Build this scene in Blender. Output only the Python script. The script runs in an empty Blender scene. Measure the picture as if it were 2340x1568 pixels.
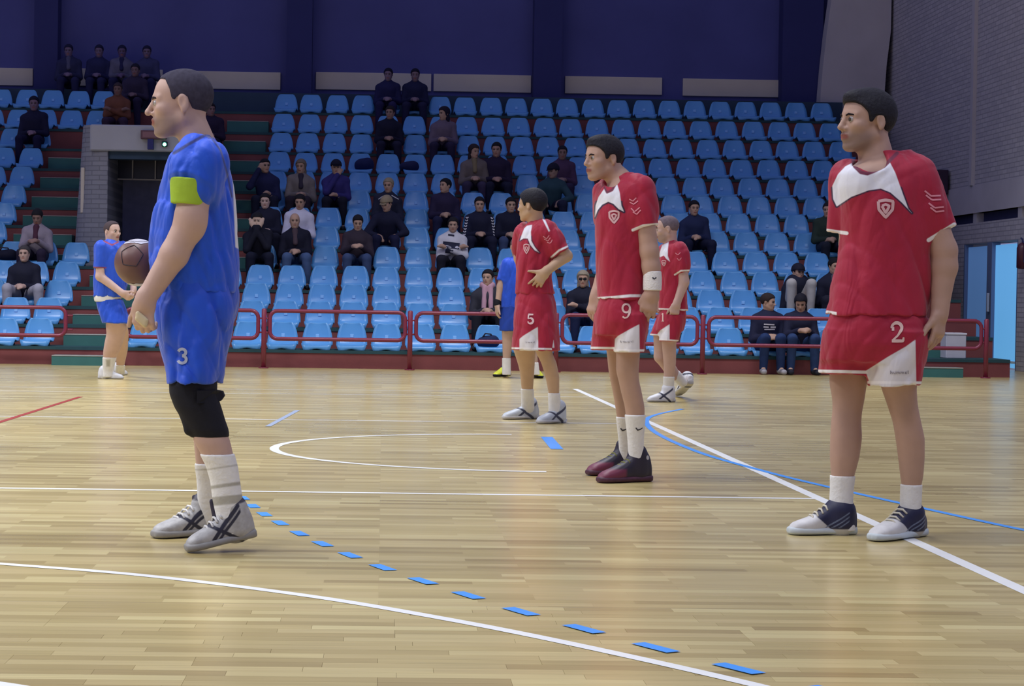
import bpy, bmesh, math, random
import numpy as np
from mathutils import Vector, Matrix
from mathutils.bvhtree import BVHTree

random.seed(7)
rng = np.random.default_rng(11)
SC = bpy.context.scene
COL = SC.collection

# ------------------------------------------------------------------ camera
W, H, F = 2340, 1568, 4690.0
CX, CY = 985.0, 784.0                 # optical centre of the photograph
CAM = np.array([0.0, 0.0, 1.0])       # seated height
VPX, VPY, ROLL = 875.0, 678.0, 0.0142  # vanishing point of the hall's depth axis
_y = np.array([VPX - CX, -(VPY - CY), -F]); _y /= np.linalg.norm(_y)
_x = np.array([1.0, -ROLL, 0.0]); _x[2] = -(_x[0]*_y[0] + _x[1]*_y[1])/_y[2]
_x /= np.linalg.norm(_x)
_z = np.cross(_x, _y)
W2C = np.stack([_x, _y, _z], axis=1)  # world -> camera
C2W = W2C.T
cam_d = bpy.data.cameras.new('camera')
cam_d.sensor_width = 36.0
cam_d.lens = F/W*36.0
cam_d.shift_x = (W/2 - CX)/W
cam_d.clip_end = 200
cam = bpy.data.objects.new('camera', cam_d); COL.objects.link(cam)
m4 = Matrix([[*C2W[i], CAM[i]] for i in range(3)] + [[0, 0, 0, 1]])
cam.matrix_world = m4
SC.camera = cam

# ------------------------------------------------------------------ world, lamps, exposure
world = bpy.data.worlds.new('hall_ambience'); SC.world = world
world.use_nodes = True
bg = world.node_tree.nodes['Background']
bg.inputs[0].default_value = (0.34, 0.36, 0.66, 1)
bg.inputs[1].default_value = 0.58
SC.view_settings.view_transform = 'Standard'
SC.view_settings.look = 'None'
SC.view_settings.gamma = 1.0
SC.view_settings.use_curve_mapping = False
SC.view_settings.exposure = 0.0

def lamp(x, y, z, sx, sy, power, spread=150, col=(0.95, 0.97, 1.0), aim=None):
    d = bpy.data.lights.new('hall_lamp', 'AREA'); d.shape = 'RECTANGLE'
    d.size = sx; d.size_y = sy; d.energy = power; d.color = col; d.spread = math.radians(spread)
    o = bpy.data.objects.new('hall_lamp', d); COL.objects.link(o)
    o.location = (x, y, z)
    if aim is not None:
        v = Vector(aim) - Vector((x, y, z))
        o.rotation_euler = v.to_track_quat('-Z', 'Y').to_euler()
    return o
for (lx, ly, lp) in ((-5, 3.5, 330), (3, 4, 150), (-11, 6, 1350), (-11, 12, 1350), (-10, 18, 1150), (-8, 24, 560), (-2, 9, 300), (-1, 15, 260), (0, 21, 300), (2, 25, 330), (8, 8, 120), (8, 16, 120), (7, 24.5, 230)):
    lamp(lx, ly, 9.0, 2.4, 1.0, lp*.74, 126)
# ------------------------------------------------------------------ pixel helpers (photo pixel <-> a point at a real depth)
def P(px, py, Y):
    d = C2W @ np.array([(px - CX)/F, -(py - CY)/F, -1.0])
    return CAM + d*(Y/d[1])
def ground(px, py, z=0.0):
    d = C2W @ np.array([(px - CX)/F, -(py - CY)/F, -1.0])
    return CAM + d*((z - 1.0)/d[2])
def proj(V):
    c = (np.asarray(V) - CAM) @ C2W
    return np.stack([CX + F*c[:, 0]/(-c[:, 2]), CY - F*c[:, 1]/(-c[:, 2])], axis=1)

# ------------------------------------------------------------------ materials
MATS = {}
def lin(c):
    if isinstance(c, str):
        c = [int(c[i:i+2], 16)/255 for i in (0, 2, 4)]
    return tuple((x/12.92 if x <= 0.04045 else ((x+0.055)/1.055)**2.4) for x in c) + (1.0,)
def mat(name, col, rough=0.6, spec=0.4, noise=0.0, nscale=8.0, bump=0.0, bscale=40.0, layers=(), emit=None, metal=0.0, sheen=0.0, coords='Object', drape=0.0):
    """procedural principled material; layers = (float attribute, colour): attribute > 0 shows the colour"""
    if name in MATS: return MATS[name]
    m = bpy.data.materials.new(name); m.use_nodes = True
    nt = m.node_tree; N = nt.nodes; L = nt.links
    b = N['Principled BSDF']
    b.inputs['Roughness'].default_value = rough
    b.inputs['Specular IOR Level'].default_value = spec
    b.inputs['Metallic'].default_value = metal
    if sheen: b.inputs['Sheen Weight'].default_value = sheen
    tc = N.new('ShaderNodeTexCoord')
    rgb = N.new('ShaderNodeRGB'); rgb.outputs[0].default_value = lin(col)
    out = rgb.outputs[0]
    if noise:
        nz = N.new('ShaderNodeTexNoise'); nz.inputs['Scale'].default_value = nscale; nz.inputs['Detail'].default_value = 4
        L.new(tc.outputs[coords], nz.inputs['Vector'])
        mr = N.new('ShaderNodeMapRange'); mr.inputs['From Min'].default_value = .25; mr.inputs['From Max'].default_value = .75
        mr.inputs['To Min'].default_value = 1-noise; mr.inputs['To Max'].default_value = 1+noise
        L.new(nz.outputs['Fac'], mr.inputs['Value'])
        mu = N.new('ShaderNodeVectorMath'); mu.operation = 'SCALE'
        L.new(out, mu.inputs[0]); L.new(mr.outputs[0], mu.inputs['Scale'])
        out = mu.outputs[0]
    for (att, c, soft) in layers:
        a = N.new('ShaderNodeAttribute'); a.attribute_name = att
        mr = N.new('ShaderNodeMapRange')
        mr.inputs['From Min'].default_value = -soft; mr.inputs['From Max'].default_value = soft
        L.new(a.outputs['Fac'], mr.inputs['Value'])
        mx = N.new('ShaderNodeMix'); mx.data_type = 'RGBA'
        L.new(mr.outputs[0], mx.inputs[0]); L.new(out, mx.inputs[6]); mx.inputs[7].default_value = lin(c)
        out = mx.outputs[2]
    L.new(out, b.inputs['Base Color'])
    if bump:
        nz = N.new('ShaderNodeTexNoise'); nz.inputs['Scale'].default_value = bscale; nz.inputs['Detail'].default_value = 3
        L.new(tc.outputs[coords], nz.inputs['Vector'])
        bp = N.new('ShaderNodeBump'); bp.inputs['Strength'].default_value = bump; bp.inputs['Distance'].default_value = 0.01
        L.new(nz.outputs['Fac'], bp.inputs['Height']); L.new(bp.outputs[0], b.inputs['Normal'])
    if drape:
        mp = N.new('ShaderNodeMapping'); mp.inputs['Scale'].default_value = (9, 9, 3.2); mp.inputs['Rotation'].default_value = (0, .35, 0)
        L.new(tc.outputs[coords], mp.inputs['Vector'])
        nz = N.new('ShaderNodeTexNoise'); nz.inputs['Scale'].default_value = 1.0; nz.inputs['Detail'].default_value = 2.5; nz.inputs['Distortion'].default_value = .9
        L.new(mp.outputs[0], nz.inputs['Vector'])
        bp = N.new('ShaderNodeBump'); bp.inputs['Strength'].default_value = drape; bp.inputs['Distance'].default_value = 0.035
        L.new(nz.outputs['Fac'], bp.inputs['Height'])
        if b.inputs['Normal'].is_linked: L.new(b.inputs['Normal'].links[0].from_socket, bp.inputs['Normal'])
        L.new(bp.outputs[0], b.inputs['Normal'])
    if emit:
        b.inputs['Emission Color'].default_value = lin(emit[0]); b.inputs['Emission Strength'].default_value = emit[1]
    MATS[name] = m
    return m

# ------------------------------------------------------------------ object helpers
def tag(o, label=None, cat=None, group=None, kind=None):
    if label: o['label'] = label
    if cat: o['category'] = cat
    if group: o['group'] = group
    if kind: o['kind'] = kind
    return o
def empty(name, loc, label=None, cat=None, group=None, kind=None):
    o = bpy.data.objects.new(name, None); COL.objects.link(o)
    o.location = tuple(float(v) for v in loc); o.empty_display_size = .1
    return tag(o, label, cat, group, kind)
def mesh_np(name, V, Q, m, parent=None, smooth=True, base=None, attrs=None):
    """mesh object from numpy vertices and quads (world coordinates; base = origin of the parent)"""
    V = np.asarray(V, dtype=np.float32)
    if base is not None: V = V - np.asarray(base, dtype=np.float32)
    Q = np.asarray(Q, dtype=np.int32)
    k = Q.shape[1]
    me = bpy.data.meshes.new(name)
    me.vertices.add(len(V)); me.vertices.foreach_set('co', V.ravel())
    me.loops.add(Q.size); me.loops.foreach_set('vertex_index', Q.ravel())
    me.polygons.add(len(Q)); me.polygons.foreach_set('loop_start', np.arange(0, Q.size, k, dtype=np.int32))
    me.update(calc_edges=True)
    me.polygons.foreach_set('use_smooth', np.full(len(Q), smooth))
    for an, av in (attrs or {}).items():
        a = me.attributes.new(an, 'FLOAT', 'POINT'); a.data.foreach_set('value', np.asarray(av, dtype=np.float32))
    me.materials.append(m)
    o = bpy.data.objects.new(name, me); COL.objects.link(o)
    if parent is not None: o.parent = parent
    return o
def bm_obj(name, bm, m, parent=None, smooth=False, loc=None):
    me = bpy.data.meshes.new(name)
    bmesh.ops.recalc_face_normals(bm, faces=bm.faces)
    bm.to_mesh(me); bm.free()
    if smooth:
        for p in me.polygons: p.use_smooth = True
    for mm in (m if isinstance(m, (list, tuple)) else [m]): me.materials.append(mm)
    o = bpy.data.objects.new(name, me); COL.objects.link(o)
    if parent is not None: o.parent = parent
    if loc is not None: o.location = loc
    return o
def box(bm, x0, x1, y0, y1, z0, z1, bev=0.0, mi=0):
    r = bmesh.ops.create_cube(bm, size=1.0)
    vs = r['verts']
    for v in vs:
        v.co = Vector((x0 + (v.co.x+.5)*(x1-x0), y0 + (v.co.y+.5)*(y1-y0), z0 + (v.co.z+.5)*(z1-z0)))
    fs = set(f for v in vs for f in v.link_faces)
    for f in fs: f.material_index = mi
    if bev:
        es = list(set(e for v in vs for e in v.link_edges))
        bmesh.ops.bevel(bm, geom=es, offset=bev, segments=1, affect='EDGES')
def tube(bm, pts, r, seg=8, closed=False, caps=True):
    """tube through points; r one radius or a list"""
    pts = [Vector(p) for p in pts]; n = len(pts)
    rs = r if isinstance(r, (list, tuple)) else [r]*n
    rings = []; up = None
    for i in range(n):
        if closed: t = (pts[(i+1) % n] - pts[i-1]).normalized()
        else: t = (pts[min(i+1, n-1)] - pts[max(i-1, 0)]).normalized()
        if up is None:
            a = Vector((0, 0, 1)) if abs(t.z) < .9 else Vector((1, 0, 0))
            up = (a - t*a.dot(t)).normalized()
        else:
            up = (up - t*up.dot(t)).normalized()
        s = t.cross(up)
        rings.append([bm.verts.new(pts[i] + (up*math.cos(2*math.pi*k/seg) + s*math.sin(2*math.pi*k/seg))*rs[i]) for k in range(seg)])
    for i in range(n if closed else n-1):
        A, B = rings[i], rings[(i+1) % n]
        for k in range(seg):
            bm.faces.new((A[k], A[(k+1) % seg], B[(k+1) % seg], B[k]))
    if not closed and caps:
        bm.faces.new(rings[0][::-1]); bm.faces.new(rings[-1])
def prism(bm, poly, y0, y1, axis='y'):
    """extrude an x-z polygon from y0 to y1"""
    a = [bm.verts.new((p[0], y0, p[1])) for p in poly]; b = [bm.verts.new((p[0], y1, p[1])) for p in poly]
    n = len(poly)
    bm.faces.new(a); bm.faces.new(b[::-1])
    for i in range(n): bm.faces.new((a[i], b[i], b[(i+1) % n], a[(i+1) % n]))
def copy_tree(o, parent=None):
    c = o.copy(); COL.objects.link(c)
    if parent is not None: c.parent = parent
    for ch in list(o.children): copy_tree(ch, c)
    return c
# ------------------------------------------------------------------ materials of the hall
def floor_material(name, base_col_nodes=True, per_object=False):
    m = bpy.data.materials.new(name); m.use_nodes = True
    nt = m.node_tree; N = nt.nodes; L = nt.links; b = N['Principled BSDF']
    b.inputs['Roughness'].default_value = 0.30
    b.inputs['Specular IOR Level'].default_value = 0.5
    b.inputs['Coat Weight'].default_value = .30; b.inputs['Coat Roughness'].default_value = .20
    geo = N.new('ShaderNodeNewGeometry')
    if per_object:
        oi = N.new('ShaderNodeObjectInfo'); rnd = oi.outputs['Random']
    else:
        br = N.new('ShaderNodeTexBrick')
        br.inputs['Scale'].default_value = 1.0
        br.inputs['Brick Width'].default_value = 0.52; br.inputs['Row Height'].default_value = 0.07
        br.inputs['Mortar Size'].default_value = 0.0006; br.inputs['Mortar Smooth'].default_value = 0.0
        br.inputs['Color1'].default_value = (0, 0, 0, 1); br.inputs['Color2'].default_value = (1, 1, 1, 1)
        br.inputs['Mortar'].default_value = (0.1, 0.1, 0.1, 1)
        br.offset = 0.37; br.offset_frequency = 3; br.squash = 1.35; br.squash_frequency = 5
        L.new(geo.outputs['Position'], br.inputs['Vector']); rnd = br.outputs['Color']
    cr = N.new('ShaderNodeValToRGB')
    e = cr.color_ramp.elements
    e[0].position = 0.0; e[0].color = lin('a8935e')
    e[1].position = 1.0; e[1].color = lin('d4c48b')
    for pos, c in ((.12, 'b29e67'), (.35, 'bca970'), (.65, 'c4b079'), (.88, 'cbb980')):
        k = e.new(pos); k.color = lin(c)
    L.new(rnd, cr.inputs[0])
    # long wood grain and patches of wear
    mp = N.new('ShaderNodeMapping'); mp.inputs['Scale'].default_value = (1.2, 26.0, 1.0)
    L.new(geo.outputs['Position'], mp.inputs['Vector'])
    nz = N.new('ShaderNodeTexNoise'); nz.inputs['Scale'].default_value = 2.2; nz.inputs['Detail'].default_value = 5
    L.new(mp.outputs[0], nz.inputs['Vector'])
    nz2 = N.new('ShaderNodeTexNoise'); nz2.inputs['Scale'].default_value = 0.55; nz2.inputs['Detail'].default_value = 3
    L.new(geo.outputs['Position'], nz2.inputs['Vector'])
    ad = N.new('ShaderNodeMath'); ad.operation = 'ADD'; L.new(nz.outputs['Fac'], ad.inputs[0]); L.new(nz2.outputs['Fac'], ad.inputs[1])
    mr = N.new('ShaderNodeMapRange'); mr.inputs['From Min'].default_value = .7; mr.inputs['From Max'].default_value = 1.3
    mr.inputs['To Min'].default_value = .86; mr.inputs['To Max'].default_value = 1.12
    L.new(ad.outputs[0], mr.inputs['Value'])
    sc = N.new('ShaderNodeVectorMath'); sc.operation = 'SCALE'
    L.new(cr.outputs[0], sc.inputs[0]); L.new(mr.outputs[0], sc.inputs['Scale'])
    L.new(sc.outputs[0], b.inputs['Base Color'])
    rr = N.new('ShaderNodeMapRange'); rr.inputs['To Min'].default_value = .22; rr.inputs['To Max'].default_value = .36
    L.new(nz2.outputs['Fac'], rr.inputs['Value']); L.new(rr.outputs[0], b.inputs['Roughness'])
    return m
def brick_material(name, c1, c2, mort, bw=.25, rh=.075, axis='X'):
    m = bpy.data.materials.new(name); m.use_nodes = True
    nt = m.node_tree; N = nt.nodes; L = nt.links; b = N['Principled BSDF']; b.inputs['Roughness'].default_value = .85
    geo = N.new('ShaderNodeNewGeometry'); sx = N.new('ShaderNodeSeparateXYZ'); L.new(geo.outputs['Position'], sx.inputs[0])
    cx = N.new('ShaderNodeCombineXYZ')
    L.new(sx.outputs['Y' if axis == 'X' else 'X'], cx.inputs[0]); L.new(sx.outputs['Z'], cx.inputs[1])
    br = N.new('ShaderNodeTexBrick'); br.inputs['Scale'].default_value = 1.0
    br.inputs['Brick Width'].default_value = bw; br.inputs['Row Height'].default_value = rh
    br.inputs['Mortar Size'].default_value = .008
    br.inputs['Color1'].default_value = lin(c1); br.inputs['Color2'].default_value = lin(c2); br.inputs['Mortar'].default_value = lin(mort)
    L.new(cx.outputs[0], br.inputs['Vector']); L.new(br.outputs['Color'], b.inputs['Base Color'])
    bp = N.new('ShaderNodeBump'); bp.inputs['Strength'].default_value = .6; bp.inputs['Distance'].default_value = .01; bp.invert = True
    L.new(br.outputs['Fac'], bp.inputs['Height']); L.new(bp.outputs[0], b.inputs['Normal'])
    return m
M_floor = floor_material('parquet')
M_plank = floor_material('parquet_plank', per_object=True)
M_white_line = mat('white_court_paint', 'e6e6e2', .35, .4, noise=.05, nscale=3)
M_blue_line = mat('blue_court_paint', '4a96e8', .35, .4, noise=.05, nscale=3)
M_red_line = mat('red_court_paint', '9a3a32', .4, .4, noise=.1)
M_riser = mat('red_painted_concrete', '7c4343', .7, .3, noise=.12, nscale=2.5, bump=.1)
M_tread = mat('green_painted_concrete', '28484e', .7, .3, noise=.15, nscale=2.5)
M_step = mat('green_step_paint', '3a6a66', .7, .3, noise=.12, nscale=3)
M_nosing = mat('worn_step_edge', '9c9c94', .7, .3, noise=.1, nscale=6)
M_seat = mat('blue_seat_plastic', '5496d2', .32, .5, noise=.03, nscale=2)
M_plate = mat('pale_seat_number_plate', '7cb0e4', .4, .4)
M_rail = mat('red_painted_steel', '7e2a40', .35, .5, noise=.06, nscale=6)
M_back = mat('navy_wall', '50528c', .9, .2, noise=.12, nscale=.7)
M_column = mat('dark_navy_column', '36386a', .9, .2, noise=.1, nscale=.8)
M_beige = mat('pale_wall_panel', 'c4bab0', .8, .2, noise=.06, nscale=1.5)
M_parapet = mat('dark_parapet', '38485c', .9, .2, noise=.12, nscale=2)
M_conc = mat('grey_concrete', 'b4aeb4', .85, .2, noise=.08, nscale=1.4, bump=.1)
M_tunnel = mat('tunnel_plaster', 'a2a2ac', .85, .2, noise=.08, nscale=1.3)
M_dark = mat('dark_recess', '3a3c60', .9, .2, noise=.1)
M_brick = brick_material('grey_brick', 'b8b2b6', 'aaa4aa', '928e94')
M_brickt = brick_material('tunnel_brick', '8a8a96', '80808c', '70707c', axis='Y')
M_door = mat('pale_blue_door', '9cc4e0', .4, .4, noise=.03)

# ------------------------------------------------------------------ floor
PX0, PX1, PY0, PY1 = -1.40, 2.20, 4.95, 6.63      # the strip nearest the camera is laid plank by plank
bm = bmesh.new()
for (x0, x1, y0, y1) in ((-30, PX0, -4, 40.2), (PX1, 30, -4, 40.2), (PX0, PX1, -4, PY0), (PX0, PX1, PY1, 40.2)):
    vs = [bm.verts.new(c) for c in ((x0, y0, 0), (x1, y0, 0), (x1, y1, 0), (x0, y1, 0))]; bm.faces.new(vs)
vs = [bm.verts.new(c) for c in ((PX0, PY0, -.02), (PX1, PY0, -.02), (PX1, PY1, -.02), (PX0, PY1, -.02))]; bm.faces.new(vs)
floor = bm_obj('floor', bm, M_floor); tag(floor, 'glossy yellow parquet sports floor with court lines', kind='structure')
rows = int(round((PY1-PY0)/.07)); plank_me = {}
def plank_mesh(L):
    if L not in plank_me:
        b2 = bmesh.new(); box(b2, 0, L-.0008, 0, .0692, -.02, 0)
        me = bpy.data.meshes.new('plank'); b2.to_mesh(me); b2.free(); me.materials.append(M_plank); plank_me[L] = me
    return plank_me[L]
npl = 0
for r in range(rows):
    x = PX0
    while x < PX1 - 1e-6:
        L = random.choice((.25, .35, .35, .45, .5, .5, .6))
        if x == PX0: L = random.choice((.15, .25, .4))
        if PX1 - (x+L) < .12: L = round(PX1 - x, 4)
        o = bpy.data.objects.new('plank', plank_mesh(L)); COL.objects.link(o); o.parent = floor
        o.location = (x, PY0 + r*.07, 0); x = round(x+L, 4); npl += 1
print('planks', npl)

# painted lines: thin flat coats on the floor
LZ = [.0008]
def line_strip(pts, w, m, name='court_line'):
    LZ[0] += .0001; z = LZ[0]
    pts = [Vector((p[0], p[1], 0)) for p in pts]; bm = bmesh.new(); prev = None
    for i, p in enumerate(pts):
        t = (pts[min(i+1, len(pts)-1)] - pts[max(i-1, 0)]).normalized(); n = Vector((-t.y, t.x, 0))
        a, b = bm.verts.new(p + n*w/2 + Vector((0, 0, z))), bm.verts.new(p - n*w/2 + Vector((0, 0, z)))
        if prev: bm.faces.new((prev[0], a, b, prev[1]))
        prev = (a, b)
    return bm_obj(name, bm, m, floor)
def gpts(px): return [ground(x, y)[:2] for (x, y) in px]
def smooth_curve(pts, n=12):
    pts = [np.array(p) for p in pts]; out = []
    ext = [2*pts[0]-pts[1]] + pts + [2*pts[-1]-pts[-2]]
    for i in range(1, len(ext)-2):
        p0, p1, p2, p3 = ext[i-1], ext[i], ext[i+1], ext[i+2]
        for t in np.linspace(0, 1, n, endpoint=False):
            out.append(.5*((2*p1) + (-p0+p2)*t + (2*p0-5*p1+4*p2-p3)*t*t + (-p0+3*p1-3*p2+p3)*t**3))
    out.append(pts[-1]); return out
line_strip(gpts([(1314, 889), (2600, 1467)]), .062, M_white_line)
line_strip(gpts([(-60, 951), (1420, 968.5)]), .05, M_white_line)
line_strip(gpts([(-60, 1115), (1860, 1140)]), .055, M_white_line)
line_strip(gpts([(-60, 893), (1400, 908)]), .035, M_white_line)
line_strip(gpts([(-60, 884), (1330, 897)]), .03, M_white_line)
line_strip(smooth_curve(gpts([(-260, 1268), (0, 1289), (330, 1316), (700, 1362), (1000, 1412), (1300, 1471), (1740, 1570), (2100, 1668)])), .05, M_white_line)
line_strip(gpts([(-80, 990), (184, 907)]), .05, M_red_line)
line_strip(smooth_curve(gpts([(-60, 1556), (10, 1566), (60, 1574)])), .05, M_white_line)
# half circle seen nearly edge on
c0 = ground(1204, 1031)[:2]; r0 = 1.655
cir = []
for k in range(49):
    a = math.pi/2 + math.pi*k/48
    cir.append((c0[0] + r0*math.cos(a), c0[1] + r0*math.sin(a)*.97))
line_strip(cir, .06, M_white_line)
# blue solid curve behind the players and the dashed free-throw line
line_strip(smooth_curve(gpts([(1560, 935), (1500, 948), (1477, 962), (1500, 990), (1600, 1035), (1760, 1081), (1900, 1115), (2100, 1160), (2340, 1212), (2600, 1262)])), .045, M_blue_line)
line_strip(gpts([(1249, 999), (1273, 1027)]), .085, M_blue_line)
line_strip(gpts([(612, 975), (680, 938)]), .045, mat('faded_blue_paint', '9aa6bc', .4, .4))
dash = [(555, 1139), (578, 1157), (604, 1176), (640, 1196), (684, 1220), (737, 1244), (800, 1270), (874, 1298), (966, 1329), (1070, 1362), (1190, 1399), (1334, 1439), (1498, 1482), (1687, 1530), (1905, 1583)]
dw = [gpts([d])[0] for d in dash]
for i, d in enumerate(dw):
    t = (dw[min(i+1, len(dw)-1)] - dw[max(i-1, 0)]); t = t/np.linalg.norm(t)
    line_strip([d - t*.085, d + t*.085], .05, M_blue_line, 'court_dash')

# ------------------------------------------------------------------ grandstand
NR = 13
TREAD = .833
ZT = [.617, .907, 1.161, 1.444, 1.7625, 2.097, 2.426, 2.755, 3.113, 3.494, 3.898, 4.31, 4.753]
YB = [28.8 + TREAD*n for n in range(NR)]         # seat back top
ZT = [1 + (z-1)*YB[n]/(28.6 + TREAD*n) for n, z in enumerate(ZT)]
YF = [y - .405 for y in YB]                      # front edge of each tier
PT = [z - .365 for z in ZT]                      # top of each tier
YF.append(YF[-1] + TREAD); PT.append(PT[-1] + .44); YB.append(YB[-1]+TREAD)
XL, XR = -9.5, 8.75
TX0, TX1 = -4.95, -2.95                          # entrance tunnel
stand = empty('grandstand', (0, YF[0], 0), 'stepped concrete grandstand with red risers and green treads', 'grandstand')
def stand_box(name, x0, x1, y0, y1, z0, z1, m, bev=0.0):
    bm = bmesh.new(); box(bm, x0, x1, y0-YF[0], y1-YF[0], z0, z1, bev); return bm_obj(name, bm, m, stand)
for n in range(NR+1):
    zlo = 0 if n == 0 else PT[n-1] - .25
    ylast = YF[n+1]+.05 if n < NR else 40.19
    spans = [(XL, XR)] if (n < 5 or n > 9) else [(XL, TX0), (TX1, XR)]
    for (a, b) in spans:
        bm = bmesh.new()
        y0, y1 = YF[n]-YF[0], ylast-YF[0]
        box(bm, a, b, y0, y1, zlo, PT[n]-.045)
        stand_tier = bm_obj('tier', bm, M_riser, stand)
        bm = bmesh.new(); box(bm, a, b, y0-.012, y1, PT[n]-.045, PT[n]); bm_obj('tread', bm, M_tread, stand)
# aisle half steps, green with pale worn nosing
def half_step(x0, x1, n):
    zb = 0 if n == 0 else PT[n-1]; zt = zb + (PT[n]-zb)*.55; d = .34
    bm = bmesh.new(); box(bm, x0, x1, YF[n]-YF[0]-d, YF[n]-YF[0]-.013, zb, zt-.012)
    s = bm_obj('step', bm, M_step, stand)
    bm = bmesh.new(); box(bm, x0, x1, YF[n]-YF[0]-d-.006, YF[n]-YF[0]-.013, zt-.012, zt, .003)
    bm_obj('nosing', bm, M_nosing, s)
for n in range(0, 5): half_step(-4.5 if n == 0 else -4.47, -3.6, n)
for n in range(5, 11): half_step(-5.93, -5.0, n)
for n in range(5, 13): half_step(-2.92, -2.16, n)
half_step(7.15, 8.0, 0)
half_step(7.15, 8.0, 1)

# entrance tunnel through the stand
tun = empty('entrance_tunnel', (0, YF[5], PT[4]), 'grey concrete entrance tunnel opening between the two stairways', 'entrance')
def tb(name, x0, x1, y0, y1, z0, z1, m, bev=0.0, par=None):
    bm = bmesh.new(); box(bm, x0, x1, y0-YF[5], y1-YF[5], z0-PT[4], z1-PT[4], bev); return bm_obj(name, bm, m, par or tun)
yt = YF[5]
ztop = P(300, 286, yt)[2]; zbeam = P(300, 346, yt)[2]
# rounded side wall: plan curve from the front towards the back
bm = bmesh.new()
outer = []
for k in range(9):
    a = math.pi*1.0 + (math.pi/2)*k/8
    outer.append((TX0 + .42 + .42*math.cos(a), .42 + .42*math.sin(a)))
plan = [(TX0, 3.3)] + outer + [(TX0+.58, 0), (TX0+.58, 3.3)]
a_ = [bm.verts.new((p[0], p[1], 0)) for p in plan]; b_ = [bm.verts.new((p[0]+.13*(1 if p[0] < TX0+.5 else 0), p[1], ztop-PT[4])) for p in plan]
bm.faces.new(a_[::-1]); bm.faces.new(b_)
for i in range(len(plan)): bm.faces.new((a_[i], a_[(i+1) % len(plan)], b_[(i+1) % len(plan)], b_[i]))
bm_obj('side_wall', bm, M_brickt, tun)
tb('side_wall', TX1-.3, TX1, yt, yt+3.3, PT[4], ztop, M_brickt)
tb('front_beam', TX0+.3, TX1, yt-.05, yt+.35, zbeam, ztop, M_tunnel, .02)
tb('painted_beam_shade', TX0+.5, TX1-.3, yt+.06, yt+.3, zbeam-.12, zbeam, M_parapet)  # solid dark strip that paints in the shade below the beam
tb('roof_slab', TX0+.2, TX1, yt+.35, yt+4.3, ztop-.25, ztop-.02, M_tunnel)
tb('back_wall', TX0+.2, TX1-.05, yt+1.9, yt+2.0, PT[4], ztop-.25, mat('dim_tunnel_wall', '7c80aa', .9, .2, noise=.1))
tb('tunnel_floor', TX0+.2, TX1-.05, YF[5]-.02, yt+3.3, PT[4]-.1, PT[4]+.004, M_tread)
xw0, xw1 = P(253, 380, yt+1.2)[0], P(420, 380, yt+1.2)[0]
zw0, zw1 = P(300, 410, yt+1.2)[2], P(300, 352, yt+1.2)[2]
wf = tb('window_grille', xw0, xw1, yt+1.25, yt+1.27, zw0, zw1, mat('dark_tunnel_glass', '1c1c34', .3, .4))
for zz in (zw0, zw1): tb('bar', xw0, xw1, yt+1.2, yt+1.25, zz-.012, zz+.012, M_conc, 0, wf)
for pxx in (253, 303, 355, 408):
    xx = P(pxx, 380, yt+1.2)[0]; tb('bar', xx-.01, xx+.01, yt+1.2, yt+1.25, zw0, zw1, M_conc, 0, wf)
e0 = P(331, 298, yt-.08); e1 = P(372, 319, yt-.08)
es = empty('exit_sign', ((e0[0]+e1[0])/2, yt-.1, e1[2]), 'dim reddish sign box hanging on the tunnel beam', 'sign')
bm = bmesh.new(); box(bm, -.2, .2, -.04, .04, 0, e0[2]-e1[2], .008); bm_obj('sign_box', bm, mat('dim_red_sign', '5c3c48', .5, .4), es)
bm = bmesh.new(); box(bm, -.17, .17, -.046, -.04, .025, e0[2]-e1[2]-.025); bm_obj('sign_face', bm, mat('dim_sign_face', '7a5560', .5, .4), es)
bm = bmesh.new(); box(bm, -.09, .0, -.05, .05, -.16, -.0); bm_obj('bracket', bm, M_column, es)
g0 = P(376, 330, yt-.12)
gl = empty('indicator_lamp', g0, 'small glowing green lamp on the tunnel beam', 'lamp')
bm = bmesh.new(); box(bm, -.045, .045, 0, .06, -.035, .05, .01); bm_obj('housing', bm, mat('dark_lamp_housing', '123038', .5), gl)
bm = bmesh.new(); bmesh.ops.create_uvsphere(bm, u_segments=12, v_segments=8, radius=.028); bm_obj('bulb', bm, mat('green_led', '60ffb0', .3, emit=('6affc0', 9.0)), gl, True)
gw = P(188, 440, yt-.25)
bm = bmesh.new(); box(bm, -.03, .03, -.03, .03, -.36, .36, .01)
tag(bm_obj('wall_strip', bm, M_beige, None, False, (P(189, 435, yt+.15)[0], yt+.15, P(189, 435, yt+.15)[2])), 'narrow pale strip on the left edge of the tunnel wall', 'strip')

# ------------------------------------------------------------------ walls
YW = 40.2
def wall_box(name, x0, x1, y0, y1, z0, z1, m, label=None, cat=None, bev=0.0):
    bm = bmesh.new(); box(bm, -(x1-x0)/2, (x1-x0)/2, 0, y1-y0, 0, z1-z0, bev)
    o = bm_obj(name, bm, m, None, False, ((x0+x1)/2, y0, z0))
    if cat: tag(o, label, cat)
    else: tag(o, label, kind='structure')
    return o
wall_box('wall_back', -20, 9.9, YW, YW+.3, 0, 11, M_back, 'dark navy back wall above the stand')
for (a, b, lb) in ((78, 132, 'left'), (655, 713, 'second'), (1220, 1284, 'third'), (1788, 1880, 'right')):
    xa, xb = P(a, 110, YW-.4)[0], P(b, 110, YW-.4)[0]
    wall_box('wall_column', xa, xb, YW-.42, YW-.002, PT[13], 11, M_column, {'left': 'dark navy wall column nearest the left frame edge', 'second': 'dark navy wall column behind the player with the ball', 'third': 'dark navy wall column above the red number nine player', 'right': 'dark navy wall column beside the concrete rib'}[lb], 'column')
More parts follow.
